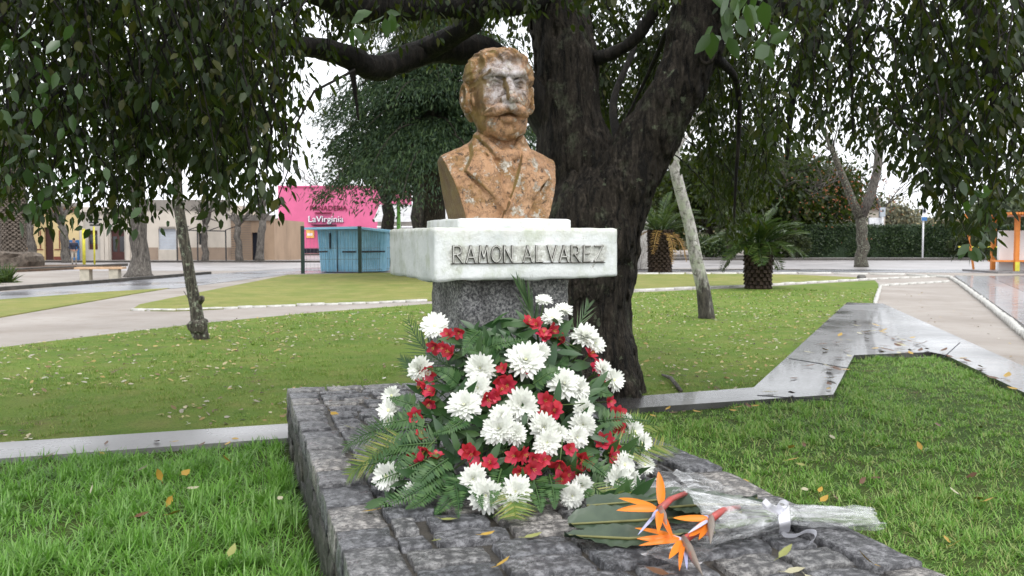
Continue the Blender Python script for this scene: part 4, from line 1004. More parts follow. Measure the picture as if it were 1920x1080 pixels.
# fern and palm fronds
def frond(name, pts, width, nleaf, mat, lw, taper, angle=.9, up=None, droop=.15, parent=arr, stalk=.10, seed=0):
    """pts: control points from stalk to tip; leaflets on both sides"""
    pts = [Vector(p) for p in pts]; r = np.random.default_rng(seed); n = len(pts)
    def at(t):
        f_ = t * (n - 1); i = min(int(f_), n - 2); u = f_ - i
        p0 = pts[max(i - 1, 0)]; p1 = pts[i]; p2 = pts[i + 1]; p3 = pts[min(i + 2, n - 1)]
        return .5 * (2 * p1 + (p2 - p0) * u + (2 * p0 - 5 * p1 + 4 * p2 - p3) * u * u + (-p0 + 3 * p1 - 3 * p2 + p3) * u ** 3)
    rach = [at(t) for t in np.linspace(0, 1, 12)]; up = Vector(up or (0, 0, 1))
    B = []; D = []; N = []; L = []
    for k in range(nleaf):
        t = stalk + (1 - stalk) * (k + .5) / nleaf
        a = at(t); tg = (at(min(1, t + .02)) - at(max(0, t - .02))).normalized(); sd = tg.cross(up); sd.normalize(); nn = sd.cross(tg)
        for s in (-1, 1):
            d = tg * math.cos(angle) * (.7 + .6 * t) + sd * s * math.sin(angle) + nn * .18 + Vector(r.normal(size=3) * .05)
            B.append(a); D.append(d); N.append(nn + Vector(r.normal(size=3) * .12)); L.append(width * taper(t) * r.uniform(.9, 1.08))
    B = np.array(B); D = np.array(D); N = np.array(N); L = np.array(L)
    V, F = leaf_np(B, D, N, L, np.full(len(L), lw) * np.clip(L / (width + 1e-6) + .25, .3, 1), 'card' if lw > .012 else 'blade', droop)
    tb_ = MB(); tb_.tube(rach, np.linspace(.0045, .0015, 12), 5); 
    V2 = np.array([tuple(v_) for v_ in tb_.v]); F2 = [np.array([f for f in tb_.f if len(f) == 4]), ]
    V, F = merge_np([(V, F), (V2, F2)])
    return obj(name, mesh_np(name, V, F), MT[mat], parent)
ptap = lambda t: (.55 + .6 * math.sin(math.pi * min(1, t * .85 + .15))) * (1 - .35 * t)
ftap = lambda t: (1.02 - t) * (.9 + .2 * t)
def mp(*L): return [mound(x, y, l) for x, y, l in L]
pk = Vector((0, -.75, .65))
frond('palm_frond', mp((775, 820, 0), (735, 838, .03), (690, 862, .05), (655, 890, .06)), .13, 26, 'frond', .0075, ptap, .75, pk, .1, seed=1)
frond('palm_frond', mp((790, 790, -.05), (740, 800, 0), (690, 812, .02), (648, 836, .03)), .12, 24, 'frond_dark', .007, ptap, .7, pk, .2, seed=2)
frond('palm_frond', mp((1140, 850, 0), (1185, 842, .04), (1225, 836, .04), (1262, 838, .03)), .14, 24, 'frond', .009, ptap, .8, pk, .05, seed=3)
frond('palm_frond', mp((1120, 800, -.05), (1170, 800, 0), (1205, 795, .02), (1240, 800, .02)), .11, 20, 'frond', .007, ptap, .8, pk, .05, seed=4)
frond('palm_frond', mp((960, 905, 0), (962, 935, .05), (966, 958, .07), (966, 972, .08)), .11, 22, 'frond', .008, ptap, .95, pk, .12, seed=5)
frond('palm_frond', mp((850, 690, -.1), (815, 670, -.10), (785, 640, -.10), (765, 600, -.12)), .15, 18, 'frond_dark', .006, ptap, .55, (0, -1, .2), .05, seed=6)
frond('palm_frond', mp((830, 720, -.08), (800, 705, -.08), (775, 690, -.08), (752, 672, -.08)), .11, 18, 'frond_dark', .007, ptap, .45, (0, -1, .3), .1, seed=7)
frond('palm_frond', [mound(1010, 640, -.05), P(1000, 600, 4.36), P(988, 565, 4.38), P(972, 530, 4.40)], .16, 12, 'frond_dark', .010, ptap, .22, (0, -1, .2), .02, seed=8)
frond('palm_frond', mp((1070, 640, -.05), (1085, 610, -.05), (1098, 585, -.05), (1104, 570, -.05)), .12, 8, 'frond_dark', .005, ptap, .35, (0, -1, .2), .05, seed=9)
frond('palm_frond', mp((1100, 900, 0), (1130, 925, .02), (1160, 935, .03), (1195, 938, .03)), .08, 18, 'frond', .007, ptap, .8, pk, .1, seed=10)
for k, (a, b_, c_, w) in enumerate([((800, 780), (745, 790), (690, 800), .07), ((800, 830), (740, 850), (672, 868), .08), ((830, 880), (790, 915), (735, 945), .07), ((850, 890), (858, 930), (860, 972), .055), ((1030, 890), (1038, 925), (1040, 955), .05),
                                    ((900, 660), (935, 645), (990, 636), .06), ((930, 690), (900, 660), (868, 655), .06), ((860, 720), (835, 700), (800, 690), .05), ((960, 660), (985, 650), (1010, 655), .05), ((800, 860), (760, 880), (700, 905), .075),
                                    ((820, 900), (795, 935), (760, 955), .06), ((780, 760), (752, 752), (725, 745), .05), ((880, 890), (895, 920), (905, 955), .045), ((1080, 900), (1100, 925), (1130, 945), .05), ((940, 880), (930, 915), (920, 950), .045), ((840, 860), (800, 890), (770, 930), .06),
                                    ((880, 780), (850, 800), (810, 815), .05), ((1080, 850), (1110, 870), (1140, 895), .05), ((900, 620), (880, 640), (868, 668), .05), ((1000, 720), (1030, 700), (1070, 690), .05), ((1100, 720), (1130, 735), (1150, 740), .05), ((790, 850), (720, 865), (650, 880), .085), ((800, 800), (730, 810), (655, 835), .08), ((830, 890), (770, 925), (705, 950), .08), ((1110, 880), (1160, 905), (1215, 925), .07), ((1130, 830), (1190, 835), (1250, 850), .075), ((1120, 790), (1170, 785), (1220, 790), .06), ((820, 830), (760, 835), (700, 845), .08), ((870, 900), (840, 940), (815, 965), .06), ((1000, 900), (1010, 935), (1015, 962), .05)]):
    frond('fern_frond', [mound(*a, -.02), mound(*b_, .05), mound(*c_, .05)], w * 1.3, 22, 'fern', .016, ftap, 1.15, pk, .1, stalk=.04, seed=40 + k)

# ------------------------------------------------------------------ bird-of-paradise bouquet on the stones
def B(px, py, h=.03): return G(px, py, PZ + h)
bq = thing('bouquet', 'cellophane wrapped bouquet of orange strelitzia with big leaves, lying on the stones', 'bouquet', B(1380, 985, 0))
def paddle(pts, w, lift_edge, seed):
    ctrl = [Vector(p) for p in pts]; n = 26; V = []; F = []; mid = []
    for i in range(n + 1):
        t = i / n; f_ = t * (len(ctrl) - 1); k = min(int(f_), len(ctrl) - 2); c = ctrl[k].lerp(ctrl[k + 1], f_ - k)
        tg = (ctrl[-1] - ctrl[0]).normalized(); sd = Vector((0, 0, 1)).cross(tg).normalized(); sd = (sd + Vector((0, 0, .25))).normalized()
        ww = w * math.sin(math.pi * (t ** .75 * .97 + .03)) ** .7 * (1 if t < .97 else .7); mid.append(c)
        for j in range(-4, 5):
            s = j / 4; rib = .004 * math.sin(t * 60 + abs(s) * 9) * (1 if j else 0)
            V.append(c + sd * ww * s + Vector((0, 0, lift_edge * s * s + rib + .01 * math.sin(t * 9 + seed) * s)))
    for i in range(n):
        for j in range(8): a = i * 9 + j; F.append((a, a + 1, a + 10, a + 9))
    lf_ = MB().add(V, F).build('leaf', MT['paddle'], bq, smooth=True)
    MB().tube([m + Vector((0, 0, .004)) for m in mid], np.linspace(.004, .007, len(mid)), 6).build('midrib', MT['midrib'], lf_, smooth=True)
paddle([B(1066, 985, .035), B(1200, 978, .05), B(1390, 962, .05)], .085, .018, 0)
paddle([B(1100, 950, .04), B(1230, 940, .045), B(1420, 938, .04)], .07, .015, 2)
paddle([B(1058, 1006, .02), B(1180, 1012, .025), B(1340, 1000, .03)], .055, .014, 4)
paddle([B(1230, 955, .09), B(1320, 948, .08), B(1430, 950, .06)], .06, .018, 5)
def blade3(name, a, b, w, mat, parent, nrm=(0, -.5, .8), sag=.0, fold=.35):
    """folded pointed sepal from a to b"""
    a = Vector(a); b = Vector(b); d = b - a; L = d.length; d.normalize(); s = d.cross(Vector(nrm)).normalized(); n = s.cross(d); V = []; F = []
    m = 9
    for i in range(m + 1):
        t = i / m; ww = w * (1.9 * (t + .02) ** .5 * (1 - t) ** .8 + .12 * (1 - t)) + .0004
        c = a.lerp(b, t) + n * (sag * math.sin(math.pi * t))
        V += [c + s * ww + n * ww * fold, c - n * ww * .15, c - s * ww + n * ww * fold]
    for i in range(m):
        k = i * 3; F += [(k, k + 1, k + 4, k + 3), (k + 1, k + 2, k + 5, k + 4)]
    return MB().add(V, F).build(name, MT[mat], parent, smooth=True)
def strelitzia(joint, neck, beak_tip, sepals, tongues):
    fl = thing('strelitzia_flower', None, None, (0, 0, 0)); fl.parent = bq; fl.matrix_parent_inverse = wmat(bq).inverted(); fl.location = joint
    pts = [neck, neck.lerp(joint, .6) + Vector((0, 0, .012)), joint]
    MB().tube(pts, [.009, .011, .014], 8).build('neck', MT['beak_red'], fl, smooth=True)
    j2 = joint.lerp(beak_tip, .3)
    MB().tube([joint + (joint - j2) * .12, j2, joint.lerp(beak_tip, .6), beak_tip], [.014, .019, .013, .0015], 8, flat=.7).build('spathe', MT['beak'], fl, smooth=True)
    for tip, w in sepals: blade3('sepal', joint.lerp(tip, .10), tip, w, 'orange', fl, (rnd.uniform(-.3, .3), -.7, .6), rnd.uniform(-.008, .012))
    for tip, w in tongues: blade3('petal', joint.lerp(tip, .05), tip, w, 'blue', fl)
strelitzia(B(1238, 955, .13), B(1285, 925, .12), B(1252, 998, .10), [(B(1160, 934, .14), .012), (B(1156, 957, .13), .015), (B(1234, 1000, .12), .015), (B(1262, 1010, .11), .011), (B(1235, 884, .16), .019)], [(B(1196, 1003, .10), .006), (B(1222, 970, .13), .009)])
strelitzia(B(1334, 972, .11), B(1385, 951, .09), B(1332, 1020, .09), [(B(1262, 971, .12), .013), (B(1292, 1006, .10), .015), (B(1310, 1012, .09), .011)], [(B(1290, 1000, .11), .007), (B(1315, 968, .115), .008)])
strelitzia(B(1283, 1012, .08), B(1330, 1000, .05), B(1318, 1080, .06), [(B(1190, 990, .09), .009), (B(1194, 1010, .085), .014), (B(1198, 1023, .07), .010), (B(1254, 1048, .06), .015), (B(1274, 1070, .05), .009)], [(B(1288, 1068, .05), .007), (B(1240, 1004, .09), .008)])
# stems inside the wrap, cellophane, ribbon
for k in range(9):
    oy = rnd.uniform(-10, 10); oh = rnd.uniform(.018, .038)
    MB().tube([B(1330 + k * 6, 975 + oy * 2.0, oh), B(1470, 968 + oy * .7, oh), B(1560 + k * 4, 972 + oy * .8, oh * .9), B(1618 + k * 3, 978 + oy * .9, oh * .8)], .0055, 6).build('stem', MT['stem'], bq, smooth=True)
def cone(name, stations, nseg, amp, seed, parent, open_=.0):
    V = []; n = len(stations)
    for i, (c, rw, rh) in enumerate(stations):
        tg = (Vector(stations[min(i + 1, n - 1)][0]) - Vector(stations[max(i - 1, 0)][0])).normalized(); sd = Vector((0, 0, 1)).cross(tg).normalized()
        for k in range(nseg + 1):
            a = -math.pi / 2 - math.pi * (1 - open_) + 2 * math.pi * (1 - open_) * k / nseg + math.pi
            q = Vector(c) + sd * math.cos(a) * rw + Vector((0, 0, math.sin(a) * rh)); V.append(tuple(q))
    V = np.array(V); kk = np.tile(np.arange(nseg + 1), n); ii = np.repeat(np.arange(n), nseg + 1)
    prm = np.stack([kk * .42 + ii * .10, ii * .22, kk * 0 + seed], 1)
    o = fnoise(prm, seed, 3); o2 = np.abs(vnoise(prm * 1.9 + 7, seed + 5)); fade = np.clip(.45 + .55 * np.abs(ii - 14) / 7, 0, 1)
    V[:, 2] += (o + o2) * amp * fade; V[:, 1] += fnoise(prm + 31, seed + 2, 2) * amp * fade; V[:, 0] += fnoise(prm * 1.3 + 11, seed + 3, 2) * amp * 2.2 * (ii > n - 3)
    V[:, 2] = np.maximum(V[:, 2], PZ + .006); F = []
    w = nseg + 1
    for i in range(n - 1):
        for k in range(nseg): a = i * w + k; F.append((a, a + 1, a + w + 1, a + w))
    return obj(name, mesh_np(name, V, [np.array(F)]), MT['cello'], parent)
st = []
for k in range(15):
    t = k / 14; x = 1290 + 180 * t; y = 975 - 7 * t; st.append((B(x, y, .055), .165 * (1 - t) ** 1.1 + .032, .065 * (1 - t) + .035))
for k in range(1, 15):
    t = k / 14; st.append((B(1470 + 168 * t, 968 + 6 * t, .042 - .008 * t), .034 + .032 * t ** .7, .040 - .004 * t))
cone('wrap', st, 46, .011, 3, bq, .12); cone('wrap', [(c, r * .93, h * .92) for c, r, h in st], 40, .010, 8, bq, .2)
def sheetc(pts, n=10, seed=1):
    a, b_, c, d = [Vector(p) for p in pts]; V = []; F = []
    for i in range(n + 1):
        for j in range(n + 1):
            s, t = i / n, j / n; V.append(a.lerp(b_, s).lerp(d.lerp(c, s), t))
    V = np.array([tuple(v_) for v_ in V]); V[:, 2] += fnoise(V * 24, seed, 3) * .012
    for i in range(n):
        for j in range(n): q = i * (n + 1) + j; F.append((q, q + n + 1, q + n + 2, q + 1))
    V[:, 2] = np.maximum(V[:, 2], PZ + .008); obj('wrap_corner', mesh_np('wrap_corner', V, [np.array(F)]), MT['cello'], bq)
sheetc([B(1200, 1040, .02), B(1300, 1065, .015), B(1340, 1030, .04), B(1250, 1012, .03)], seed=4); sheetc([B(1190, 925, .03), B(1225, 895, .08), B(1330, 920, .10), B(1280, 950, .06)], seed=5); sheetc([B(1255, 885, .10), B(1290, 880, .08), B(1390, 925, .09), B(1330, 935, .10)], seed=6)
def ribbon(pts, w, up=(0, 0, 1)):
    ctrl = [Vector(p) for p in pts]; m = len(ctrl); P_ = []
    for i in range(m - 1):
        p0 = ctrl[max(i - 1, 0)]; p1 = ctrl[i]; p2 = ctrl[i + 1]; p3 = ctrl[min(i + 2, m - 1)]
        for k in range(6):
            t = k / 6; P_.append(.5 * (2 * p1 + (p2 - p0) * t + (2 * p0 - 5 * p1 + 4 * p2 - p3) * t * t + (-p0 + 3 * p1 - 3 * p2 + p3) * t ** 3))
    P_.append(ctrl[-1]); V = []; F = []; u = Vector(up) * w
    for i, q in enumerate(P_): V += [q - u * .5, q + u * .5]
    for i in range(len(P_) - 1): F.append((i * 2, i * 2 + 2, i * 2 + 3, i * 2 + 1))
    return V, F
rb = thing('ribbon', None, None, (0, 0, 0)); rb.parent = bq; rb.matrix_parent_inverse = wmat(bq).inverted(); rb.location = B(1470, 968, .05)
tilt = (0, -.45, .9); wide = (.95, 0, .25)
V, F = ribbon([B(1470, 1000, .01), B(1472, 985, .07), B(1470, 968, .098), B(1470, 955, .085), B(1470, 948, .03)], .040, wide); MB().add(V, F).build('band', MT['ribbon'], rb, smooth=True)
V, F = ribbon([B(1466, 960, .10), B(1445, 950, .14), B(1432, 938, .15), B(1436, 950, .11), B(1462, 962, .09)], .022, (.5, -.3, .7)); MB().add(V, F).build('bow_loop', MT['ribbon'], rb, smooth=True)
V, F = ribbon([B(1468, 958, .10), B(1478, 948, .14), B(1468, 940, .15), B(1458, 946, .12), B(1470, 958, .10)], .018, (.3, -.3, .8)); MB().add(V, F).build('bow_loop', MT['ribbon'], rb, smooth=True)
V, F = ribbon([B(1464, 990, .04), B(1472, 1003, .02), B(1492, 1004, .012), B(1512, 996, .014), B(1528, 998, .016), B(1528, 1010, .012), B(1518, 1018, .012)], .024, (.15, -.5, .75)); MB().add(V, F).build('tail', MT['ribbon'], rb, smooth=True)
# ------------------------------------------------------------------ trees and plants of the square
def grow(r, p, d, L, rad, lvl, tubes, tips, spread=.6, droop=0.0, nb=3):
    pts = [p]; q = p.copy(); dd = d.copy(); m = 5
    for i in range(m):
        dd = (dd + Vector((r.gauss(0, .13), r.gauss(0, .13), r.gauss(0, .08) - droop * .12))).normalized(); q = q + dd * (L / m); pts.append(q.copy())
    tubes.append((pts, [rad * (1 - .55 * i / m) for i in range(m + 1)]))
    if lvl == 0: tips.append((pts[-1], dd)); tips.append((pts[3], dd)); return
    for k in range(nb):
        t = r.uniform(.45, 1); i = min(int(t * m), m - 1); b = pts[i].lerp(pts[i + 1], t * m - i)
        nd = (dd + Vector((r.gauss(0, 1), r.gauss(0, 1), r.gauss(0, .6))) * spread).normalized()
        grow(r, b, nd, L * r.uniform(.55, .8), rad * .5, lvl - 1, tubes, tips, spread, droop, nb)
    grow(r, pts[-1], dd, L * .7, rad * .5, lvl - 1, tubes, tips, spread, droop, nb)
def make_tree(name, label, base, h_trunk, r0, crown=None, bark='bark_grey', seed=1, limbs=4, L=2.0, lvl=2, spread=.6, lean=(0, 0), leafmat=None, leaves=0, leaf=.12, clump=.5, up=.7, droop=0.0, group=None, sides=7, flare=1.5, path=None, hang=0.0):
    r = random.Random(seed); base = Vector(base); t = thing(name, label, 'tree', base, group)
    if path is None:
        pts = [base + Vector((0, 0, -.1)), base + Vector((0, 0, .15))]; rr = [r0 * flare, r0 * (1 + (flare - 1) * .35)]
        for i in range(1, 7):
            u = i / 6; pts.append(base + Vector((lean[0] * u + r.gauss(0, .04) * r0 * 4, lean[1] * u + r.gauss(0, .03) * r0 * 4, .15 + (h_trunk - .15) * u))); rr.append(r0 * (1 - .22 * u) * r.uniform(.94, 1.06))
    else: pts, rr = path
    MB().tube(pts, rr, 14, jit=.05).build('trunk', MT[bark], t, smooth=True)
    top = pts[-1]; dirn = (pts[-1] - pts[-2]).normalized(); tubes = []; tips = []
    for k in range(limbs):
        a = 2 * math.pi * (k + r.uniform(-.3, .3)) / max(1, limbs)
        d = (Vector((math.cos(a), math.sin(a), 0)) * (1 - up) + Vector((0, 0, up)) + dirn * .2).normalized()
        grow(r, top - dirn * r.uniform(0, .25) * min(1.0, h_trunk * .2), d, L * r.uniform(.8, 1.15), rr[-1] * .62, lvl, tubes, tips, spread, droop)
    if tubes:
        first = [tb_ for tb_ in tubes]; bm_ = MB()
        for p_, q_ in first: bm_.tube(p_, q_, 6 if q_[0] > .03 else 4, cap=False)
        bm_.build('branches', MT[bark], t, smooth=True)
    if leaves and tips:
        g = np.random.default_rng(seed + 100); c = np.array([tuple(p_) for p_, _ in tips]); idx = g.integers(0, len(c), leaves)
        off = g.normal(size=(leaves, 3)) * clump * np.array([1, 1, .75]); off[:, 2] -= np.abs(g.normal(size=leaves)) * hang
        pos = c[idx] + off; ll = leaf * g.uniform(.6, 1.3, leaves); u = g.normal(size=(leaves, 3)); u[:, 2] -= .5; n = g.normal(size=(leaves, 3)); n[:, 2] += .6
        V, F = leaf_np(pos, u, n, ll, ll * .55, 'card'); obj('crown', mesh_np('crown', V, F), MT[leafmat], t)
    return t
# leaning pale tree on the right lawn
lb = G(1325, 598); Yl = lb.y
pp = [P(1325, 606, Yl), P(1324, 590, Yl), P(1318, 540, Yl), P(1306, 490, Yl), P(1292, 420, Yl), P(1276, 360, Yl), P(1264, 310, Yl), P(1266, 270, Yl), P(1277, 238, Yl)]
lt = make_tree('leaning_tree', 'leaning young tree with pale grey bark and a black foot on the right lawn', lb, 0, 0, bark='leaning', seed=4, limbs=0, path=(pp, [.175, .15, .128, .116, .108, .104, .10, .095, .085]))
for o in lt.children:
    if o.name.startswith('trunk'):
        for v_ in o.data.vertices: v_.co -= lb
        o.matrix_parent_inverse = Matrix.Identity(4)
def branch(parent, pts, rad, mat, n=7): return MB().tube([Vector(p) for p in pts], rad, n, jit=.05).build('branch', MT[mat], parent, smooth=True)
branch(lt, [P(1275, 243, Yl), P(1284, 205, Yl), P(1296, 170, Yl + .3), P(1320, 90, Yl + .5)], [.09, .07, .06, .04], 'bark_pale')
branch(lt, [P(1277, 246, Yl), P(1300, 226, Yl - .3), P(1325, 205, Yl - .4), P(1350, 150, Yl - .6)], [.07, .055, .045, .03], 'bark_pale')
branch(lt, [P(1266, 285, Yl), P(1282, 262, Yl + .3), P(1310, 235, Yl + .5)], [.05, .04, .02], 'bark_pale')
# slender tree on the left lawn
sb = G(377, 637); Ys = sb.y
pp = [P(378, 644, Ys), P(377, 632, Ys), P(373, 618, Ys), P(371, 606, Ys), P(367, 575, Ys), P(358, 530, Ys), P(350, 480, Ys), P(342, 430, Ys), P(335, 385, Ys), P(332, 330, Ys), P(328, 250, Ys), P(320, 150, Ys)]
st_ = make_tree('slender_tree', 'slender leaning tree with mossy bark and a knobbly foot on the left lawn', sb, 0, 0, bark='bark_lichen', seed=9, limbs=5, L=1.2, lvl=2, path=(pp, [.13, .115, .125, .10, .085, .08, .078, .078, .072, .065, .055, .045]), leafmat='leaf_dark', leaves=1500, leaf=.10, clump=.35)
MB().tube([P(372, 566, Ys), P(378, 560, Ys - .02), P(380, 556, Ys - .03)], [.06, .05, .03], 7).build('branch_stub', MT['bark_lichen'], st_, smooth=True)
MB().tube([P(362, 566, Ys), P(352, 558, Ys), P(344, 545, Ys)], [.012, .008, .003], 5).build('twig', MT['bark_lichen'], st_)
V, Q = rough_box(.13, .12, .10, .08, (5, 5, 5), .04, 9, 9); o = obj('knob', mesh_np('knob', V, [Q]), MT['bark_lichen'], st_); o.location = P(371, 611, Ys - .02)
# street tree with a flared foot on the left
make_tree('street_tree', 'broad street tree with a flared dark foot beside the concrete bench', G(262, 519), 4.2, .34, bark='bark_grey', seed=21, limbs=5, L=2.4, lvl=2, leafmat='leaf_dark', leaves=2500, leaf=.2, clump=.7, flare=2.1)
# pollarded trees in front of the shops
SH = [((125, 493), 2.4, .28, 'pollarded street tree in front of the cream shop with a curved stem'), ((62, 492), 2.6, .3, None), ((0, 492), 2.6, .28, 'pollarded street tree at the photo edge beside the palm'), ((385, 484), 2.3, .22, 'pollarded street tree in front of the shop with the grey shutter'), ((449, 481), 2.2, .24, 'leaning pollarded tree by the brick wall'), ((487, 482), 2.6, .28, 'pollarded street tree before the dark doorway of the brick house')]
SH[1] = ((62, 492), 2.6, .3, 'pollarded street tree between the palm and the brown door')
for k, ((x, y), h_, r_, lab) in enumerate(SH):
    bse = G(x, y) if y > 489.5 else Vector((G(x, 490).x * 61 / G(x, 490).y, 61, 0))
    if y <= 489.5: bse = Vector(((x - 960) / FPX * 60.8, 60.8, .12))
    make_tree('street_tree', lab, bse, h_, r_, bark='bark_grey', seed=40 + k, limbs=7, L=1.1, lvl=1, spread=.5, up=.6, lean=(rnd.uniform(-.2, .2), 0), group='pollarded trees along the shops', flare=1.2)
# big conifer behind, left of the bust
def conifer(name, label, base, H, R, n_br, z0, seed, mat, drop=.5, group=None, r0=.4, dense=95):
    r = random.Random(seed); g = np.random.default_rng(seed); t = thing(name, label, 'tree', base, group); base = Vector(base)
    MB().tube([base + Vector((0, 0, -.1)), base + Vector((.05, 0, H * .3)), base + Vector((-.05, 0, H * .7)), base + Vector((0, 0, H))], [r0 * 1.3, r0, r0 * .55, .03], 12, jit=.05).build('trunk', MT['bark'], t, smooth=True)
    bm_ = MB(); B_ = []; D_ = []
    for k in range(n_br):
        z = z0 + (H - z0) * (k / n_br) ** 1.05 + r.uniform(-.1, .1); a = k * 2.399 + r.uniform(-.3, .3); L = R * (1 - (z - z0) / (H - z0)) ** .75 * r.uniform(.45, 1.2) + .3; drop_ = drop * r.uniform(.5, 1.5)
        pts = []
        for i in range(8):
            u = i / 7; pts.append(base + Vector((math.cos(a) * L * u, math.sin(a) * L * u, z + .12 * L * math.sin(u * 2.4) - drop_ * L * u * u)))
        bm_.tube(pts, [.05 * (1 - u_ / 9) for u_ in range(8)], 4, cap=False); pa = np.array([tuple(q) for q in pts])
        m = int(L * dense); f_ = g.uniform(.9, 6.99, m); i0 = f_.astype(int); fr = (f_ - i0)[:, None]; c = pa[i0] * (1 - fr) + pa[np.minimum(i0 + 1, 7)] * fr
        lat = np.array([-math.sin(a), math.cos(a), 0]); c = c + lat * (g.normal(size=m) * .22 * L * (.3 + f_ / 9))[:, None] ; c[:, 2] -= np.abs(g.normal(size=m)) * .22
        B_.append(c); dd = np.tile(np.array([math.cos(a) * .6, math.sin(a) * .6, -.75]), (m, 1)) + g.normal(size=(m, 3)) * .45; D_.append(dd)
    bm_.build('branches', MT['bark'], t, smooth=True)
    B_ = np.concatenate(B_); D_ = np.concatenate(D_); m = len(B_); ll = g.uniform(.10, .28, m)
    V, F = leaf_np(B_, D_, g.normal(size=(m, 3)) + np.array([0, 0, .8]), ll, ll * .2, 'card', .2); obj('crown', mesh_np('crown', V, F), MT[mat], t)
    return t
conifer('conifer_tree', 'large dark cedar with drooping sprays behind the blue kiosk', (-3.05, 36, 0), 14, 5.0, 120, 4.3, 3, 'leaf_conifer', .36, dense=330)
make_tree('feathery_tree', 'loose green tree with a pollarded trunk in front of the pink bakery', (-6.9, 52, 0), 3.4, .42, bark='bark', seed=61, limbs=6, L=2.0, lvl=2, leafmat='leaf_olive', leaves=4200, leaf=.30, clump=.6, up=.75, hang=.35)
make_tree('feathery_tree', 'mid green tree with hanging sprays between kiosk and slab', (-4.6, 46, 0), 3.8, .35, bark='bark', seed=63, limbs=6, L=2.2, lvl=2, leafmat='leaf_olive', leaves=6000, leaf=.28, clump=.6, up=.75, hang=.5)
make_tree('bare_tree', 'thin bare tree rising behind the pink bakery roof', (-19, 99, 0), 5, .2, bark='bark_grey', seed=65, limbs=6, L=3.2, lvl=3, spread=.55, up=.6, sides=4)
# behind the great tree, right: trees across the street
make_tree('street_tree', 'lichen spotted street tree with a wide fork at the far kerb', G(1615, 501), 2.9, .33, bark='bark_lichen', seed=71, limbs=0, flare=1.25)
ft = [o for o in COL.objects if o.get('label') == 'lichen spotted street tree with a wide fork at the far kerb'][0]; Yf = G(1615, 501).y
branch(ft, [P(1612, 405, Yf), P(1600, 380, Yf), P(1580, 330, Yf), P(1562, 285, Yf), P(1545, 240, Yf)], [.28, .22, .19, .16, .12], 'bark_lichen')
branch(ft, [P(1616, 405, Yf), P(1632, 370, Yf), P(1645, 320, Yf), P(1650, 270, Yf), P(1640, 200, Yf)], [.28, .26, .24, .22, .18], 'bark_grey')
for k in range(9):
    a = [P(1562, 285, Yf), P(1580, 330, Yf), P(1645, 320, Yf), P(1650, 280, Yf)][k % 4]; r = random.Random(k + 3); pts = [a]; dv = Vector((r.uniform(-1, 1), r.uniform(-.6, .6), r.uniform(.3, 1)))
    for i in range(5): dv = dv + Vector((r.gauss(0, .3), r.gauss(0, .3), r.gauss(0, .2))); pts.append(pts[-1] + dv.normalized() * .6)
    branch(ft, pts, [.06, .045, .035, .025, .016, .008], 'bark_grey', 5)
g = np.random.default_rng(5); n = 260; c = np.array(P(1590, 360, Yf)) + g.normal(size=(n, 3)) * np.array([1.5, 1.2, .9]); V, F = leaf_np(c, g.normal(size=(n, 3)) + np.array([0, 0, -.5]), g.normal(size=(n, 3)), g.uniform(.08, .2, n), g.uniform(.05, .1, n), 'card'); obj('crown', mesh_np('crown', V, F), MT['leaf_red'], ft)
make_tree('bare_tree', 'bare whitewashed tree with pale crooked branches above the hedge', ((1488 - 960) / FPX * 73, 73, 0), 3.6, .34, bark='bark_grey', seed=81, limbs=6, L=2.6, lvl=3, spread=.75, up=.45, flare=1.2)
EV = [(1455, 76, 12, 'leaf_dark', 'dense dark evergreen just left of the bare branching tree'), (1330, 78, 12, 'leaf_dark', 'dark evergreen behind the leaning tree across the street'), (1415, 84, 13, 'leaf_olive', 'olive evergreen behind the stocky palm across the street'), (1505, 82, 10.5, 'leaf_dark', 'round dark evergreen behind the bare whitewashed tree'), (1250, 88, 12, 'leaf_olive', 'olive tree between great trunk and leaning tree, across the street'), (1560, 96, 9.5, 'leaf_olive', 'small olive tree beside the beige house'), (1370, 104, 12, 'leaf_olive', 'tall olive tree far behind the leaning tree')]
for k, (x, Y, h_, m_, lab) in enumerate(EV):
    make_tree('evergreen_tree' if m_ != 'leaf_red' else 'autumn_tree', lab, ((x - 960) / FPX * Y, Y, 0), h_ * .25, .3, bark='bark', seed=90 + k, limbs=7, L=h_ * .27, lvl=2, leafmat=m_, leaves=11000, leaf=.42, clump=.95, up=.5, hang=.9, group='trees across the street')
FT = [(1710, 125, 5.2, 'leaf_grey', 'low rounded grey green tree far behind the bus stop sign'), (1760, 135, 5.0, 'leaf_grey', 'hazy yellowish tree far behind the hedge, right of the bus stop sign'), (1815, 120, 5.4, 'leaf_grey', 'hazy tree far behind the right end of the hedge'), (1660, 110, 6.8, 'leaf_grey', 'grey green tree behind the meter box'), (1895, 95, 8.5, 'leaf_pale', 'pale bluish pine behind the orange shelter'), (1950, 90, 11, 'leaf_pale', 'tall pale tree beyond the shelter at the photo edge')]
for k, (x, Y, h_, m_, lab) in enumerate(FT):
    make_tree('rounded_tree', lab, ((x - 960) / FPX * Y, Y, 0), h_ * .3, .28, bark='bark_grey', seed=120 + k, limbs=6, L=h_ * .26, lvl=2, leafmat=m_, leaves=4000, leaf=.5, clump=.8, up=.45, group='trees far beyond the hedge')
make_tree('bare_tree', 'thin bare tree reaching over the orange shelter', (41, 74, 0), 5, .15, bark='bark_grey', seed=140, limbs=5, L=2.6, lvl=3, spread=.6, up=.55)
make_tree('bare_tree', 'fine leafless tree over the gap left of the bus stop sign', (31.5, 80, 0), 4.0, .16, bark='bark_grey', seed=141, limbs=5, L=2.4, lvl=3, spread=.7, up=.45)
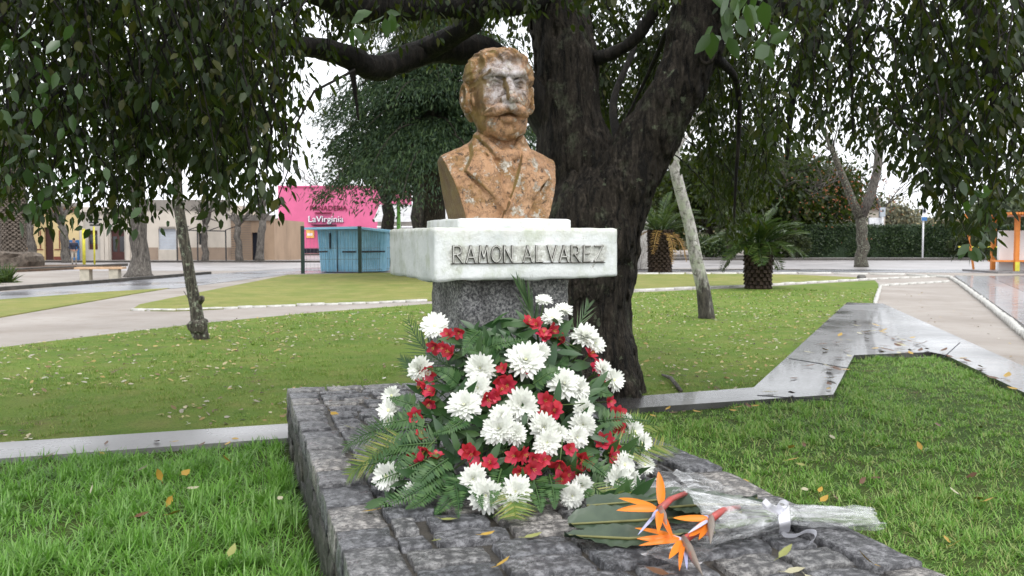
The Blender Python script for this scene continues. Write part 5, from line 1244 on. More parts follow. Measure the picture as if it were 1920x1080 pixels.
make_tree('street_tree', 'whitewashed trunk standing behind the far palm', G(1205, 506), 4.5, .34, bark='bark_pale', seed=142, limbs=4, L=2.5, lvl=2, leafmat='leaf_dark', leaves=2500, leaf=.25, clump=.7, flare=1.3)
make_tree('street_tree', 'small dark trunk on the verge beyond the street, under palm leaves', ((1366 - 960) / FPX * 67.5, 67.5, .1), 3.2, .2, bark='bark', seed=143, limbs=4, L=1.6, lvl=2, leafmat='leaf_dark', leaves=1500, leaf=.3, clump=.6)

# palms
def palm_frond_mesh(seed, L, lw, nl, arch, mat):
    r = np.random.default_rng(seed); pts = []
    for i in range(12):
        u = i / 11; pts.append(Vector((L * (u - .10 * arch * u * u), 0, L * (.42 * u - arch * u * u * .62))))
    B_ = []; D_ = []; N_ = []; LL = []
    for k in range(nl):
        u = .12 + .88 * (k + .5) / nl; f_ = u * 11; i = min(int(f_), 10); c = pts[i].lerp(pts[i + 1], f_ - i); tg = (pts[i + 1] - pts[i]).normalized()
        for s in (-1, 1):
            d = tg * .55 + Vector((0, s * .8, .22)) + Vector(r.normal(size=3) * .06); B_.append(c); D_.append(d); N_.append(Vector((0, 0, 1)) + Vector(r.normal(size=3) * .2)); LL.append(lw * math.sin(math.pi * (u * .82 + .14)) ** .6 * r.uniform(.85, 1.1))
    V, F = leaf_np(np.array(B_), np.array(D_), np.array(N_), np.array(LL), .045, 'card', .12)
    t = MB(); t.tube(pts, np.linspace(.035, .008, 12), 5); V2 = np.array([tuple(v_) for v_ in t.v]); F2 = [np.array([f for f in t.f if len(f) == 4])]
    V, F = merge_np([(V, F), (V2, F2)]); me = mesh_np('frond', V, F); me.materials.append(MT[mat]); return me
def palm(name, label, base, ht, r0, nf, L, seed, dry=0, trunkmat='palm_trunk', lw=.38, scales=True, group=None, elr=(-.35, 1.1)):
    r = random.Random(seed); base = Vector(base); t = thing(name, label, 'palm', base, group)
    pts = [base + Vector((r.gauss(0, .01), 0, ht * i / 6 - .08)) for i in range(7)]; rr = [r0 * 1.08, r0 * .95, r0 * .92, r0 * .95, r0, r0 * 1.05, r0 * 1.02]
    MB().tube(pts, rr, 16, jit=.03).build('trunk', MT[trunkmat], t, smooth=True)
    if scales:
        sc = MB(); rows = int(ht / .11)
        for i in range(rows):
            z = .05 + i * ht / rows; rad = r0 * (.95 + .10 * z / ht)
            for k in range(14):
                a = 2 * math.pi * (k + .5 * (i % 2)) / 14 + r.uniform(-.05, .05); d = Vector((math.cos(a), math.sin(a), 0)); c = base + d * rad + Vector((0, 0, z))
                sc.obox(c, d * r.uniform(.03, .07) + Vector((0, 0, .03)), Vector((-d.y, d.x, 0)) * r0 * .15, Vector((0, 0, .045)) - d * .02)
        sc.build('leaf_bases', MT[trunkmat], t)
    fm = [palm_frond_mesh(seed * 10 + k, L, lw, 34, [.55, .75, .95][k], 'palm') for k in range(3)]; dm_ = palm_frond_mesh(seed * 10 + 5, L * .8, lw * .8, 26, 1.25, 'palm_dry')
    for k in range(nf):
        a = k * 2.399 + r.uniform(-.2, .2); u = k / nf; el = elr[0] + (elr[1] - elr[0]) * (1 - u) + r.uniform(-.12, .12)
        isdry = u > 1 - dry; o = obj('frond', dm_ if isdry else fm[k % 3], None, t)
        if isdry: el = -.35 + r.uniform(-.25, .25)
        s = r.uniform(.85, 1.08); q = Matrix.Rotation(a, 4, 'Z') @ Matrix.Rotation(-el + .15, 4, 'Y') @ Matrix.Rotation(r.uniform(-.3, .3), 4, 'X')
        o.matrix_basis = Matrix.Translation(base + Vector((math.cos(a) * r0 * .4, math.sin(a) * r0 * .4, ht - .05))) @ q @ Matrix.Diagonal((s, s, s, 1))
    return t
palm('stocky_palm', 'stocky cycad palm with a black trunk in the middle of the right lawn', G(1421, 542), 1.36, .36, 38, 1.5, 5)
palm('stocky_palm', 'far stocky palm with brown dead fronds beyond the leaning tree', G(1237, 511), 1.9, .50, 30, 2.3, 6, .25)
palm('tall_palm', 'thick grey palm trunk at the left edge of the square', G(27, 499), 7.0, .62, 26, 3.0, 7, .2, 'palm_trunk_grey', .55)
MB().add(*(lambda V, Q: (V + np.array(G(14, 503)) + np.array([0, 0, .35]), Q.tolist()))(*rough_box(1.5, .9, .5, .35, (8, 6, 4), .18, 1.5, 4))).build('root_mound', MT['palm_trunk_grey'], [o for o in COL.objects if o.name == 'tall_palm'][0])
for x, y, s in ((10, 530, .55), (-40, 540, .8)):
    g = np.random.default_rng(int(x + 99)); n = 160; pb = np.tile(np.array(G(x, y)), (n, 1)) + g.normal(size=(n, 3)) * .08; d = g.normal(size=(n, 3)); d[:, 2] = np.abs(d[:, 2]) + .4
    V, F = leaf_np(pb, d, g.normal(size=(n, 3)), s * g.uniform(.6, 1.2, n), .07, 'blade', .5); obj('shrub', mesh_np('shrub', V, F), MT['palm'], label='spiky low plant at the left photo edge by the kerb' if x > 0 else 'taller spiky plant by the kerb, partly beyond the left photo edge', cat='plant')
# hedge
hx0, hx1, hy, hz = 22.0, 38.6, 70.2, 2.55
hd = thing('hedge', 'long clipped dark green hedge across the street', 'hedge', ((hx0 + hx1) / 2, hy + .7, 0))
MB().box(hx0 + .15, hx1 - .15, hy + .2, hy + 1.3, 0, hz - .15).build('core', MT['foam'], hd)
g = np.random.default_rng(8); n = 15000
pos = np.concatenate([np.stack([g.uniform(hx0, hx1, n), hy + .1 + np.abs(g.normal(size=n)) * .12, g.uniform(.05, hz, n)], 1), np.stack([g.uniform(hx0, hx1, n // 4), g.uniform(hy, hy + 1.4, n // 4), hz - .08 + g.normal(size=n // 4) * .07], 1), np.stack([hx0 + g.normal(size=1200) * .08, g.uniform(hy, hy + 1.4, 1200), g.uniform(.05, hz, 1200)], 1)])
pos[:, 1] += fnoise(pos * .8, 3, 3) * .16; m = len(pos); V, F = leaf_np(pos, g.normal(size=(m, 3)), g.normal(size=(m, 3)) + np.array([0, -.8, .5]), g.uniform(.10, .22, m), g.uniform(.06, .12, m), 'card'); obj('foliage', mesh_np('foliage', V, F), MT['hedge'], hd)
def shrub(label, c, r, n, mat, leaf, seed):
    g = np.random.default_rng(seed); u = g.normal(size=(n, 3)); u /= np.linalg.norm(u, axis=1, keepdims=True); pos = np.array(c) + np.array([0, 0, r[2]]) + u * (g.random(n) ** .4)[:, None] * np.array(r); pos = pos[pos[:, 2] > .02]
    n = len(pos); V, F = leaf_np(pos, g.normal(size=(n, 3)), g.normal(size=(n, 3)) + np.array([0, 0, .6]), leaf * g.uniform(.6, 1.3, n), leaf * .5, 'card'); return obj('shrub', mesh_np('shrub', V, F), MT[mat], label=label, cat='shrub')
shrub('olive shrub in front of the right end of the hedge', (33.3, 68.2, .1), (1.6, .7, .9), 2600, 'leaf_olive', .22, 1)
shrub('scrubby bush at the left end of the hedge', (20.3, 69.2, .1), (2.0, .8, 1.0), 2600, 'leaf_olive', .24, 2)
shrub('low green bush across the street, behind the leaning tree', (15.4, 70.2, .1), (2.2, .9, .9), 2600, 'palm', .24, 3)
shrub('dark bush across the street, between great trunk and leaning tree', (11.2, 71.5, .1), (2.4, 1, 1.8), 3000, 'leaf_dark', .3, 4)
shrub('tall dark undergrowth across the street, right of the leaning tree', (19.5, 73.5, .1), (2.6, 1.2, 2.6), 5000, 'leaf_dark', .35, 5)
shrub('tall dark shrub behind the stocky palm across the street', (23.0, 74.5, .1), (2.8, 1.2, 2.4), 5000, 'leaf_dark', .35, 6)
V, Q = rough_box(.15, .13, .11, .08, (5, 5, 5), .03, 5, 5); o = obj('rock', mesh_np('rock', V, [Q]), MT['rock'], label='small dark rock at the far corner of the lawn', cat='rock'); o.location = G(1616, 525) + Vector((0, 0, .06))

# ------------------------------------------------------------------ buildings
def wall_grid(mb, x0, x1, y0, y1, z0, z1, holes):
    xs = sorted({x0, x1, *[h_[0] for h_ in holes], *[h_[1] for h_ in holes]}); zs = sorted({z0, z1, *[h_[2] for h_ in holes], *[h_[3] for h_ in holes]})
    for a, b_ in zip(xs[:-1], xs[1:]):
        for c, d in zip(zs[:-1], zs[1:]):
            mx_, mz = (a + b_) / 2, (c + d) / 2
            if any(h_[0] < mx_ < h_[1] and h_[2] < mz < h_[3] for h_ in holes): continue
            mb.box(a, b_, y0, y1, c, d)
    return mb
BY_ = 62.2
def bx_(px): return (px - 960) / FPX * BY_
def bz(py): return P(960, py, BY_).z
def shop(name, label, px0, px1, ytop, mat, holes, depth=9):
    x0, x1 = bx_(px0), bx_(px1); z1 = bz(ytop); t = thing(name, label, 'building', ((x0 + x1) / 2, BY_ + depth / 2, 0))
    hs_ = [(bx_(a), bx_(b_), max(0.0, bz(d)), bz(c)) for a, b_, c, d, *_ in holes]
    wall_grid(MB(), x0, x1, BY_, BY_ + .35, 0, z1, hs_).build('wall', MT[mat], t)
    MB().box(x0, x1, BY_ + .35, BY_ + depth, 0, z1 - .25).build('house_block', MT[mat], t)
    return t, x0, x1, z1, hs_
def door_in(t, h_, name, mat, panes=True):
    x0, x1, z0, z1 = h_; d = MB().box(x0, x1, BY_ + .18, BY_ + .24, z0, z1).build(name, MT[mat], t)
    if panes:
        w = (x1 - x0); n = 2
        for k in range(n):
            a = x0 + w * (k + .18) / n; b_ = x0 + w * (k + .82) / n
            MB().box(a, b_, BY_ + .165, BY_ + .178, z0 + (z1 - z0) * .3, z0 + (z1 - z0) * .78).build('pane', MT['glass'], d)
    return d
t, x0, x1, z1, hs_ = shop('corner_shop', 'cream yellow building with red brown trim and a brown door', -160, 150, 384, 'yellow_wall', [(84, 101, 426, 490), (12, 28, 432, 468), (-60, -42, 428, 490)])
door_in(t, hs_[0], 'door', 'wood_dark', False); door_in(t, hs_[2], 'door', 'wood_dark', False); door_in(t, hs_[1], 'window', 'wood_dark')
MB().box(x0 - .01, x1 + .01, BY_ - .12, BY_ - .003, bz(397), bz(391)).build('cornice', MT['redband'], t); MB().box(x0 - .01, x1 + .01, BY_ - .2, BY_ - .003, z1 - .12, z1 + .12).build('coping', MT['dark_parapet'], t)
for a, b_ in ((-160, -61), (-41, 11), (11, 83), (102, 150)): MB().box(bx_(a), bx_(b_), BY_ - .05, BY_ - .003, 0, bz(481)).build('plinth_band', MT['redband'], t)
for a, b_ in ((-40, 10), (30, 82), (103, 148)): MB().box(bx_(a), bx_(b_), BY_ - .03, BY_ - .003, bz(469), bz(467)).build('trim_line', MT['redband'], t)
for a in (-100, -20, 5, 34, 52, 76, 112, 116): MB().box(bx_(a), bx_(a + 2), BY_ - .03, BY_ - .003, bz(466), bz(432)).build('trim_line', MT['redband'], t)
t, x0, x1, z1, hs_ = shop('grey_shop', 'weathered grey plaster shop with a tall dark red double door', 150, 272, 388, 'grey_wall', [(208, 234, 430, 490), (166, 184, 432, 468)])
door_in(t, hs_[0], 'door', 'wood_dark'); door_in(t, hs_[1], 'window', 'wood_dark')
MB().box(x0, x1, BY_ - .25, BY_ - .003, bz(398), bz(392)).build('cornice', MT['beige_wall'], t)
for a in (152, 190, 198, 238, 262): MB().box(bx_(a), bx_(a + 7), BY_ - .1, BY_ - .003, 0, bz(398)).build('pilaster', MT['beige_wall'], t)
t, x0, x1, z1, hs_ = shop('beige_shop', 'stained beige shop with a grey roller shutter and blackened parapet', 272, 434, 376, 'beige_wall', [(298, 331, 429, 468), (373, 386, 437, 459)])
sh = MB(); a, b_, c, d = hs_[0]
for k in range(14): sh.box(a, b_, BY_ + .1 - .02 * (k % 2), BY_ + .16, c + (d - c) * k / 14, c + (d - c) * (k + 1) / 14 - .015)
sh.build('shutter', MT['shutter'], t); door_in(t, hs_[1], 'window', 'glass', False)
MB().box(x0, x1, BY_ - .06, BY_ - .003, bz(394), z1 + .05).build('parapet', MT['dark_parapet'], t)
for a, b_ in ((272, 297), (332, 434)): MB().box(bx_(a), bx_(b_), BY_ - .05, BY_ - .003, 0, bz(464)).build('dado', MT['brown_dado'], t)
MB().box(bx_(300), bx_(330), BY_ - .08, BY_ - .003, bz(429), bz(425)).build('lintel', MT['dark_parapet'], t)
aw = MB()
for x in (355, 392, 443): aw.bar((bx_(x), BY_ - 2.2, bz(432)), (bx_(x), BY_ - 2.2, .12), .07, .07)
aw.bar((bx_(355), BY_ - 2.2, bz(432)), (bx_(443), BY_ - 2.2, bz(434)), .07, .07)
for x in (355, 375, 392, 415, 443): aw.bar((bx_(x), BY_ - 2.2, bz(432)), (bx_(x), BY_ + .1, bz(424)), .05, .05)
aw.build('awning_frame', MT['darkmetal'], t)
t, x0, x1, z1, hs_ = shop('brick_house', 'low brown brick house with a dark doorway', 434, 515, 404, 'brickwall', [(473, 494, 436, 490)])
door_in(t, hs_[0], 'door', 'black', False); MB().box(x0, x1, BY_ - .08, BY_ - .003, z1 - .35, z1 + .03).build('coping', MT['dark_parapet'], t)
for k in range(16):
    z = .2 + k * .155
    if z > z1 - .5: break
    MB().box(x0, bx_(472), BY_ - .018, BY_ - .003, z, z + .10).build('brick_course', MT['brown_dado'], t)
# pink bakery
YB = 92.0
def px_(x): return (x - 960) / FPX * YB
def pz(y): return P(960, y, YB).z
pk_ = thing('bakery', 'bright pink bakery with PANADERIA lettering and a black base', 'building', (px_(640), YB + 5, 0))
wall_grid(MB(), px_(523), px_(748), YB, YB + .4, 0, pz(349), [(px_(600), px_(624), 0.0, pz(428)), (px_(690), px_(720), pz(462), pz(430))]).build('wall', MT['pink_wall'], pk_)
MB().box(px_(523), px_(748), YB + .4, YB + 12, 0, pz(351)).build('house_block', MT['pink_wall'], pk_)
MB().box(px_(523), px_(599), YB - .05, YB - .003, .14, pz(466)).build('base_band', MT['black'], pk_); MB().box(px_(625), px_(748), YB - .05, YB - .003, .14, pz(466)).build('base_band', MT['black'], pk_)
MB().box(px_(600), px_(624), YB + .2, YB + .26, .14, pz(428)).build('door', MT['black'], pk_); MB().box(px_(690), px_(720), YB + .2, YB + .26, pz(462), pz(430)).build('window', MT['glass'], pk_)
MB().box(px_(523), px_(748), YB - .1, YB - .003, pz(351), pz(348)).build('coping', MT['pink_wall'], pk_); MB().box(px_(592), px_(623), YB - .25, YB - .003, pz(400), pz(398.4)).build('ledge', MT['maroon'], pk_)
MB().box(px_(588), px_(632), YB - .9, YB - .003, pz(423), pz(421)).build('awning', MT['black'], pk_)
def word(txt, name, px0, px1, ybase, ytop, mat, off, parent, shear=0.0):
    cu = bpy.data.curves.new(name, 'FONT'); cu.body = txt; cu.size = 1; cu.extrude = .04; cu.shear = shear; o = bpy.data.objects.new(name, cu); COL.objects.link(o)
    bpy.context.view_layer.update(); w = max(o.dimensions.x, .1); hgt = .72
    dg = bpy.context.evaluated_depsgraph_get(); me = bpy.data.meshes.new_from_object(o.evaluated_get(dg)); bpy.data.objects.remove(o)
    co = np.empty(len(me.vertices) * 3); me.vertices.foreach_get('co', co); co = co.reshape(-1, 3); hgt = co[:, 1].max(); x_lo = co[:, 0].min(); w = co[:, 0].max() - x_lo
    me.materials.clear(); me.materials.append(MT[mat]); q = obj(name, me, None, parent); sx_ = (px_(px1) - px_(px0)) / w; sz = (pz(ytop) - pz(ybase)) / hgt
    q.matrix_basis = Matrix.Translation((px_(px0) - x_lo * sx_, YB - off, pz(ybase))) @ Matrix.Rotation(math.pi / 2, 4, 'X') @ Matrix.Diagonal((sx_, sz, 1, 1)); return q
word('PANADERIA', 'lettering', 583, 652, 394.5, 385.5, 'maroon', .05, pk_)
word('LaVirginia', 'lettering', 580.8, 645.6, 417, 405.5, 'navy', .05, pk_); word('LaVirginia', 'lettering', 580, 645, 416.4, 405, 'signwhite', .16, pk_)
po = MB().box(px_(575), px_(590), YB - .08, YB - .053 + .04, pz(446), pz(431)).build('poster', simple('orange_poster', (.75, .36, .08), (.80, .55, .15), 1.5, .5), pk_)
MB().box(px_(577), px_(587), YB - .095, YB - .081, pz(442), pz(437)).build('poster_print', MT['signwhite'], po)
# grey house right of the bakery
gh = thing('grey_house', 'grey house with a tin roof and a white awning beside the bakery', 'building', (px_(785), 80, 0))
wall_grid(MB(), -11.5, -4.5, 80, 80.3, 0, 3.1, [(-10.4, -9.2, 0.0, 2.2), (-8.0, -6.6, .9, 2.1)]).build('wall', MT['grey_wall'], gh); MB().box(-11.5, -4.5, 80.3, 87, 0, 3.0).build('house_block', MT['grey_wall'], gh)
MB().box(-10.4, -9.2, 80.15, 80.2, 0, 2.2).build('door', MT['wood_dark'], gh); MB().box(-8.0, -6.6, 80.15, 80.2, .9, 2.1).build('window', MT['glass'], gh)
MB().add([(-11.8, 79.2, 3.0), (-4.2, 79.2, 3.0), (-4.2, 83.5, 4.6), (-11.8, 83.5, 4.6), (-11.8, 87.3, 3.0), (-4.2, 87.3, 3.0)], [(0, 1, 2, 3), (3, 2, 5, 4)]).build('roof', MT['roof_tin'], gh)
MB().obox((-8, 78.6, 2.35), Vector((3.2, 0, 0)), Vector((0, 1.1, -.2)), Vector((0, .01, .05))).build('awning', MT['signwhite'], gh)
# house behind the hedge
bh = thing('beige_house', 'plain beige house wall behind the hedge by the forked tree', 'building', (26, 86, 0))
wall_grid(MB(), 27.6, 33.5, 84, 84.3, 0, 4.2, [(30.5, 31.6, 2.2, 3.4)]).build('wall', MT['beige_wall'], bh); MB().box(27.6, 33.5, 84.3, 91, 0, 4.1).build('house_block', MT['beige_wall'], bh); MB().box(30.5, 31.6, 84.15, 84.2, 2.2, 3.4).build('window', MT['glass'], bh)
MB().box(27.4, 33.7, 83.8, 84.4, 4.2, 4.35).build('coping', MT['dark_parapet'], bh)

# ------------------------------------------------------------------ kiosk and fence
KY = 41.5
def kx(x): return (x - 960) / FPX * KY
def kz(y): return P(960, y, KY).z
ki = thing('kiosk', 'light blue corrugated metal kiosk with a flat overhanging roof', 'kiosk', (kx(655), KY + 1, 0))
def corr(a0, a1, b0, b1, n):          # corrugated wall between bottom a0-a1 and top b0-b1
    V = []; F = []; nrm = (a1 - a0).cross(Vector((0, 0, 1))).normalized()
    for i in range(n * 4 + 1):
        u = i / (n * 4); o = [0, .022, .022, 0][i % 4] * 1.0; V += [a0.lerp(a1, u) + nrm * o, b0.lerp(b1, u) + nrm * o]
    for i in range(n * 4): F.append((i * 2, i * 2 + 2, i * 2 + 3, i * 2 + 1))
    return MB().add(V, F)
zb, zt = .05, kz(431)
A = Vector((kx(602), KY, zb)); Bm = Vector((kx(673), KY - .25, zb)); Cc = Vector((kx(719), KY + .35, zb)); At = Vector((kx(596), KY - .05, zt)); Bt = Vector((kx(676), KY - .35, zt)); Ct = Vector((kx(724), KY + .30, zt - .1))
back = Vector((0, 1.6, 0))
splits = [0, .24, .46, .52, 1.0]
for i, (u0, u1, nn) in enumerate(((0, .23, 4), (.235, .45, 4), (.455, .63, 3), (.635, 1, 6))): corr(A.lerp(Bm, u0), A.lerp(Bm, u1), At.lerp(Bt, u0), At.lerp(Bt, u1), nn).build('metal_sheet', MT['kiosk'], ki)
corr(Bm, Cc, Bt, Ct, 9).build('metal_sheet', MT['kiosk'], ki); corr(Cc, Cc + back, Ct, Ct + back, 9).build('metal_sheet', MT['kiosk'], ki); corr(A + back, A, At + back, At, 9).build('metal_sheet', MT['kiosk'], ki); corr(Cc + back, A + back, Ct + back, At + back, 16).build('metal_sheet', MT['kiosk'], ki)
for px0, px1, y in ((597, 618, 472), (645, 722, 472)): MB().bar((kx(px0), KY - .42, kz(y)), (kx(px1), KY - (.42 if px1 < 700 else .0), kz(y - .5)), .05, .07).build('counter_rail', MT['darkmetal'], ki)
MB().box(kx(620), kx(622.2), KY - .25, KY - .10, kz(467), kz(437)).build('door_gap', MT['black'], ki)
MB().box(kx(634), kx(634.7), KY - .24, KY - .12, kz(509), kz(432)).build('door_gap', MT['black'], ki)
rf = MB(); z0 = kz(430)
rf.add([(kx(573), KY - .6, kz(427)), (kx(676), KY - .9, kz(425)), (kx(730), KY + .1, kz(432)), (kx(728), KY + 2.4, kz(431)), (kx(600), KY + 2.4, kz(428)),
        (kx(573), KY - .6, kz(430.5)), (kx(676), KY - .9, kz(429.5)), (kx(730), KY + .1, kz(436)), (kx(728), KY + 2.4, kz(435)), (kx(600), KY + 2.4, kz(432))],
       [(0, 1, 2, 3, 4), (9, 8, 7, 6, 5), (0, 5, 6, 1), (1, 6, 7, 2), (2, 7, 8, 3), (3, 8, 9, 4), (4, 9, 5, 0)]); rf.build('roof', MT['kiosk_roof'], ki)
fe = thing('wire_fence', 'dark green posts with thin wire fence around the blue kiosk', 'fence', G(568, 513))
FA, FB, FC = G(568, 513), G(675, 513), Vector((kx(760), KY + 2.5, 0))
for q in (FA, FB): MB().bar(q, q + Vector((0, 0, 2.05)), .14, .14).build('post', MT['greenpost'], fe)
MB().bar(FC, FC + Vector((0, 0, 2.0)), .12, .12).build('post', MT['greenpost'], fe)
wf = MB()
for a, b_ in ((FA, FB), (FB, FC)):
    for z in (.15, .62, 1.1, 1.85): wf.bar(a + Vector((0, 0, z)), b_ + Vector((0, 0, z)), .012, .014)
    n = int((b_ - a).length / .16)
    for k in range(1, n): q = a.lerp(b_, k / n); wf.bar(q + Vector((0, 0, .05)), q + Vector((0, 0, 1.86)), .008, .008)
wf.build('wire_mesh', MT['wire'], fe)
lp = thing('lamp_post', 'light green post beside the blue kiosk', 'post', (kx(748) * 1.25, KY * 1.25, 0)); q = Vector(lp.location)
MB().tube([q, q + Vector((0, 0, 1.2)), q + Vector((0, 0, 3.6))], [.16, .12, .10], 10).build('pole', MT['lamp_green'], lp, smooth=True); MB().tube([q + Vector((0, 0, 3.6)), q + Vector((0, 0, 3.7)), q + Vector((0, 0, 3.8))], [.10, .15, .05], 10).build('cap', MT['lamp_green'], lp)

# ------------------------------------------------------------------ street furniture, left
def bench(label, px, py, L, ang=0.0, legs='concrete_bench', top='bench_top', zscale=1.0):
    c = G(px, py); t = thing('bench', label, 'bench', c); d = Vector((math.cos(ang), math.sin(ang), 0)); n = Vector((-d.y, d.x, 0))
    for s in (-1, 1): MB().obox(c + d * s * L * .30 + Vector((0, 0, .21)), d * .16, n * .2, Vector((0, 0, .21))).build('leg', MT[legs], t)
    MB().obox(c + Vector((0, 0, .45)), d * L / 2, n * .24, Vector((0, 0, .035))).build('seat', MT[top], t); return t
bench('concrete bench with a wooden seat on the left of the square', 189, 526, 1.65, .12)
for lab, x, y, L in (('low concrete bench before the grey roller shutter', 327, 487.6, 1.9), ('concrete bench near the brick house', 473, 486, 2.0)):
    o = bench(lab, x, y, L, 0, 'concrete_bench', 'concrete_bench')
def post(name, label, base, h_, r_, mat, cat='post'):
    t = thing(name, label, cat, base); b0 = Vector(base); MB().tube([b0 + Vector((0, 0, -.05)), b0 + Vector((0, 0, h_ * .5)), b0 + Vector((0, 0, h_))], r_, 10).build('shaft', MT[mat], t, smooth=True); MB().tube([b0 + Vector((0, 0, h_)), b0 + Vector((0, 0, h_ + .03))], [r_ * 1.15, r_ * .9], 10).build('cap', MT[mat], t); return t
post('painted_post', 'thick yellow green painted post near the blue cooler', G(158, 498), 2.05, .085, 'ypost')
sp_ = post('street_sign', 'thin yellow post carrying small dark street name boards', G(177.5, 497.5), 2.2, .05, 'ypost', 'sign'); q = G(177.5, 497.5)
for z, an in ((2.3, .0), (2.45, 1.2), (2.62, .1)): MB().obox(q + Vector((.12 if an < 1 else 0, 0, z)), Vector((math.cos(an), math.sin(an), 0)) * .35, Vector((-math.sin(an), math.cos(an), 0)) * .012, Vector((0, 0, .05))).build('name_board', MT['darkmetal'], sp_)
ut = thing('utility_pole', 'dark utility pole with a yellow painted foot before the beige shop', 'pole', G(432, 489)); q = G(432, 489)
MB().tube([q, q + Vector((0, 0, 1.25))], .13, 10).build('painted_foot', MT['ypost'], ut, smooth=True); MB().tube([q + Vector((0, 0, 1.25)), q + Vector((0, 0, 4.8))], [.10, .075], 10).build('shaft', MT['darkmetal'], ut, smooth=True); MB().bar(q + Vector((-.5, 0, 4.6)), q + Vector((.5, 0, 4.6)), .06, .08).build('crossarm', MT['darkmetal'], ut)
cl = thing('drinks_cooler', 'bright blue drinks cooler in front of the cream building', 'cooler', (bx_(147), BY_ - .7, .12)); x = bx_(147)
MB().box(x - .28, x + .30, BY_ - 1.0, BY_ - .45, .14, 1.45).build('cabinet', MT['bluebox'], cl); MB().box(x - .22, x + .24, BY_ - 1.03, BY_ - 1.003, .35, 1.2).build('glass_door', MT['glass'], cl); MB().box(x - .28, x + .30, BY_ - 1.03, BY_ - 1.003, 1.25, 1.43).build('header', MT['signblue'], cl)
# person in front of the cream shop
def person():
    b = G(139, 496); t = thing('person', 'person in a dark jacket and beige trousers walking past the shops', 'person', b)
    S = 1.55 / 1.75
    J = {'pel': (0, 0, .92), 'wai': (0, .01, 1.10), 'che': (0, .0, 1.32), 'nec': (0, 0, 1.47), 'hed': (.02, -.02, 1.57), 'top': (.02, -.02, 1.70), 'ls': (-.19, 0, 1.40), 'le': (-.27, -.02, 1.14), 'lw': (-.17, -.16, .98), 'lh': (-.12, -.22, .97), 'rs': (.19, 0, 1.40), 're': (.28, .03, 1.14), 'rw': (.20, -.12, .96), 'rh': (.15, -.19, .95),
         'lhip': (-.10, 0, .88), 'lk': (-.10, -.10, .48), 'la': (-.10, .06, .09), 'lt': (-.10, -.10, .03), 'rhip': (.10, 0, .88), 'rk': (.12, -.02, .48), 'ra': (.13, .22, .11), 'rt': (.13, .10, .04)}
    R = {'pel': .15, 'wai': .145, 'che': .165, 'nec': .06, 'hed': .09, 'top': .075, 'ls': .075, 'le': .055, 'lw': .04, 'lh': .04, 'rs': .075, 're': .055, 'rw': .04, 'rh': .04, 'lhip': .10, 'lk': .065, 'la': .045, 'lt': .04, 'rhip': .10, 'rk': .065, 'ra': .045, 'rt': .04}
    Ed = [('pel', 'wai'), ('wai', 'che'), ('che', 'nec'), ('nec', 'hed'), ('hed', 'top'), ('che', 'ls'), ('ls', 'le'), ('le', 'lw'), ('lw', 'lh'), ('che', 'rs'), ('rs', 're'), ('re', 'rw'), ('rw', 'rh'), ('pel', 'lhip'), ('lhip', 'lk'), ('lk', 'la'), ('la', 'lt'), ('pel', 'rhip'), ('rhip', 'rk'), ('rk', 'ra'), ('ra', 'rt')]
    lo = (-.45, -.42, -.02); h = .022; p = grid3(lo, (.45, .42, 1.82), h); f = None
    for a, c in Ed:
        d = cap(p, J[a], J[c], R[a], R[c]); f = d if f is None else smin(f, d, .04)
    f = smin(f, ell(p, (.02, -.115, 1.615), (.015, .03, .025)), .01)
    V, Q = surface_nets(f, lo, h)
    me = mesh_np('body', V * S, [Q]); o = obj('body', me, None, t)
    for m_ in ('trousers', 'jacket', 'skin', 'hair', 'shoe'): me.materials.append(MT[m_])
    zc = np.array([np.mean([V[i][2] for i in q]) for q in Q]); yc = np.array([np.mean([V[i][1] for i in q]) for q in Q]); xc = np.array([np.mean([V[i][0] for i in q]) for q in Q])
    mi = np.where(zc > 1.47, 2, np.where(zc > .93, 1, np.where(zc < .10, 4, 0))); hand = (zc < 1.0) & (zc > .88) & (yc < -.14) & (np.abs(xc) < .28); mi[hand] = 2; mi[((zc > 1.63) | ((zc > 1.53) & (yc > .01)))] = 3
    me.polygons.foreach_set('material_index', mi.astype(np.int32)); o.matrix_basis = Matrix.Translation(b) @ Matrix.Rotation(.5, 4, 'Z')
person()
# ------------------------------------------------------------------ street furniture, right
bs = thing('bus_stop_sign', 'tall white bus stop sign with a black pictogram and blue foot panel', 'sign', ((1730 - 960) / FPX * 67.2, 67.2, .13)); x = (1730 - 960) / FPX * 67.2
z_ = lambda y: P(960, y, 67.2).z
MB().tube([(x, 67.25, .1), (x, 67.25, z_(384))], .06, 8).build('pole', MT['signwhite'], bs, smooth=True); MB().box(x - .19, x + .19, 67.10, 67.16, z_(414), z_(383)).build('board', MT['signwhite'], bs)
MB().box(x - .19, x + .19, 67.08, 67.097, z_(414), z_(407)).build('blue_panel', MT['signblue'], bs)
pc = MB(); pc.box(x - .10, x + .10, 67.08, 67.097, z_(398.5), z_(393)); pc.box(x - .06, x - .02, 67.08, 67.097, z_(400), z_(398.7)); pc.box(x + .02, x + .06, 67.08, 67.097, z_(400), z_(398.7)); pc.box(x - .06, x + .06, 67.08, 67.097, z_(392.8), z_(391)); pc.build('pictogram', MT['black'], bs)
mb_ = thing('meter_box', 'grey meter box on a pale post behind the hedge', 'box', ((1652 - 960) / FPX * 72, 72, 0)); x = (1652 - 960) / FPX * 72; z_ = lambda y: P(960, y, 72).z
MB().box(x - .2, x + .2, 71.85, 72.1, z_(406), z_(389)).build('box', MT['signgrey'], mb_); MB().tube([(x, 72, 0), (x, 72, z_(405))], .13, 8).build('post', MT['signwhite'], mb_); MB().box(x - .05, x + .05, 71.83, 71.847, z_(397), z_(393)).build('dial', MT['darkmetal'], mb_)
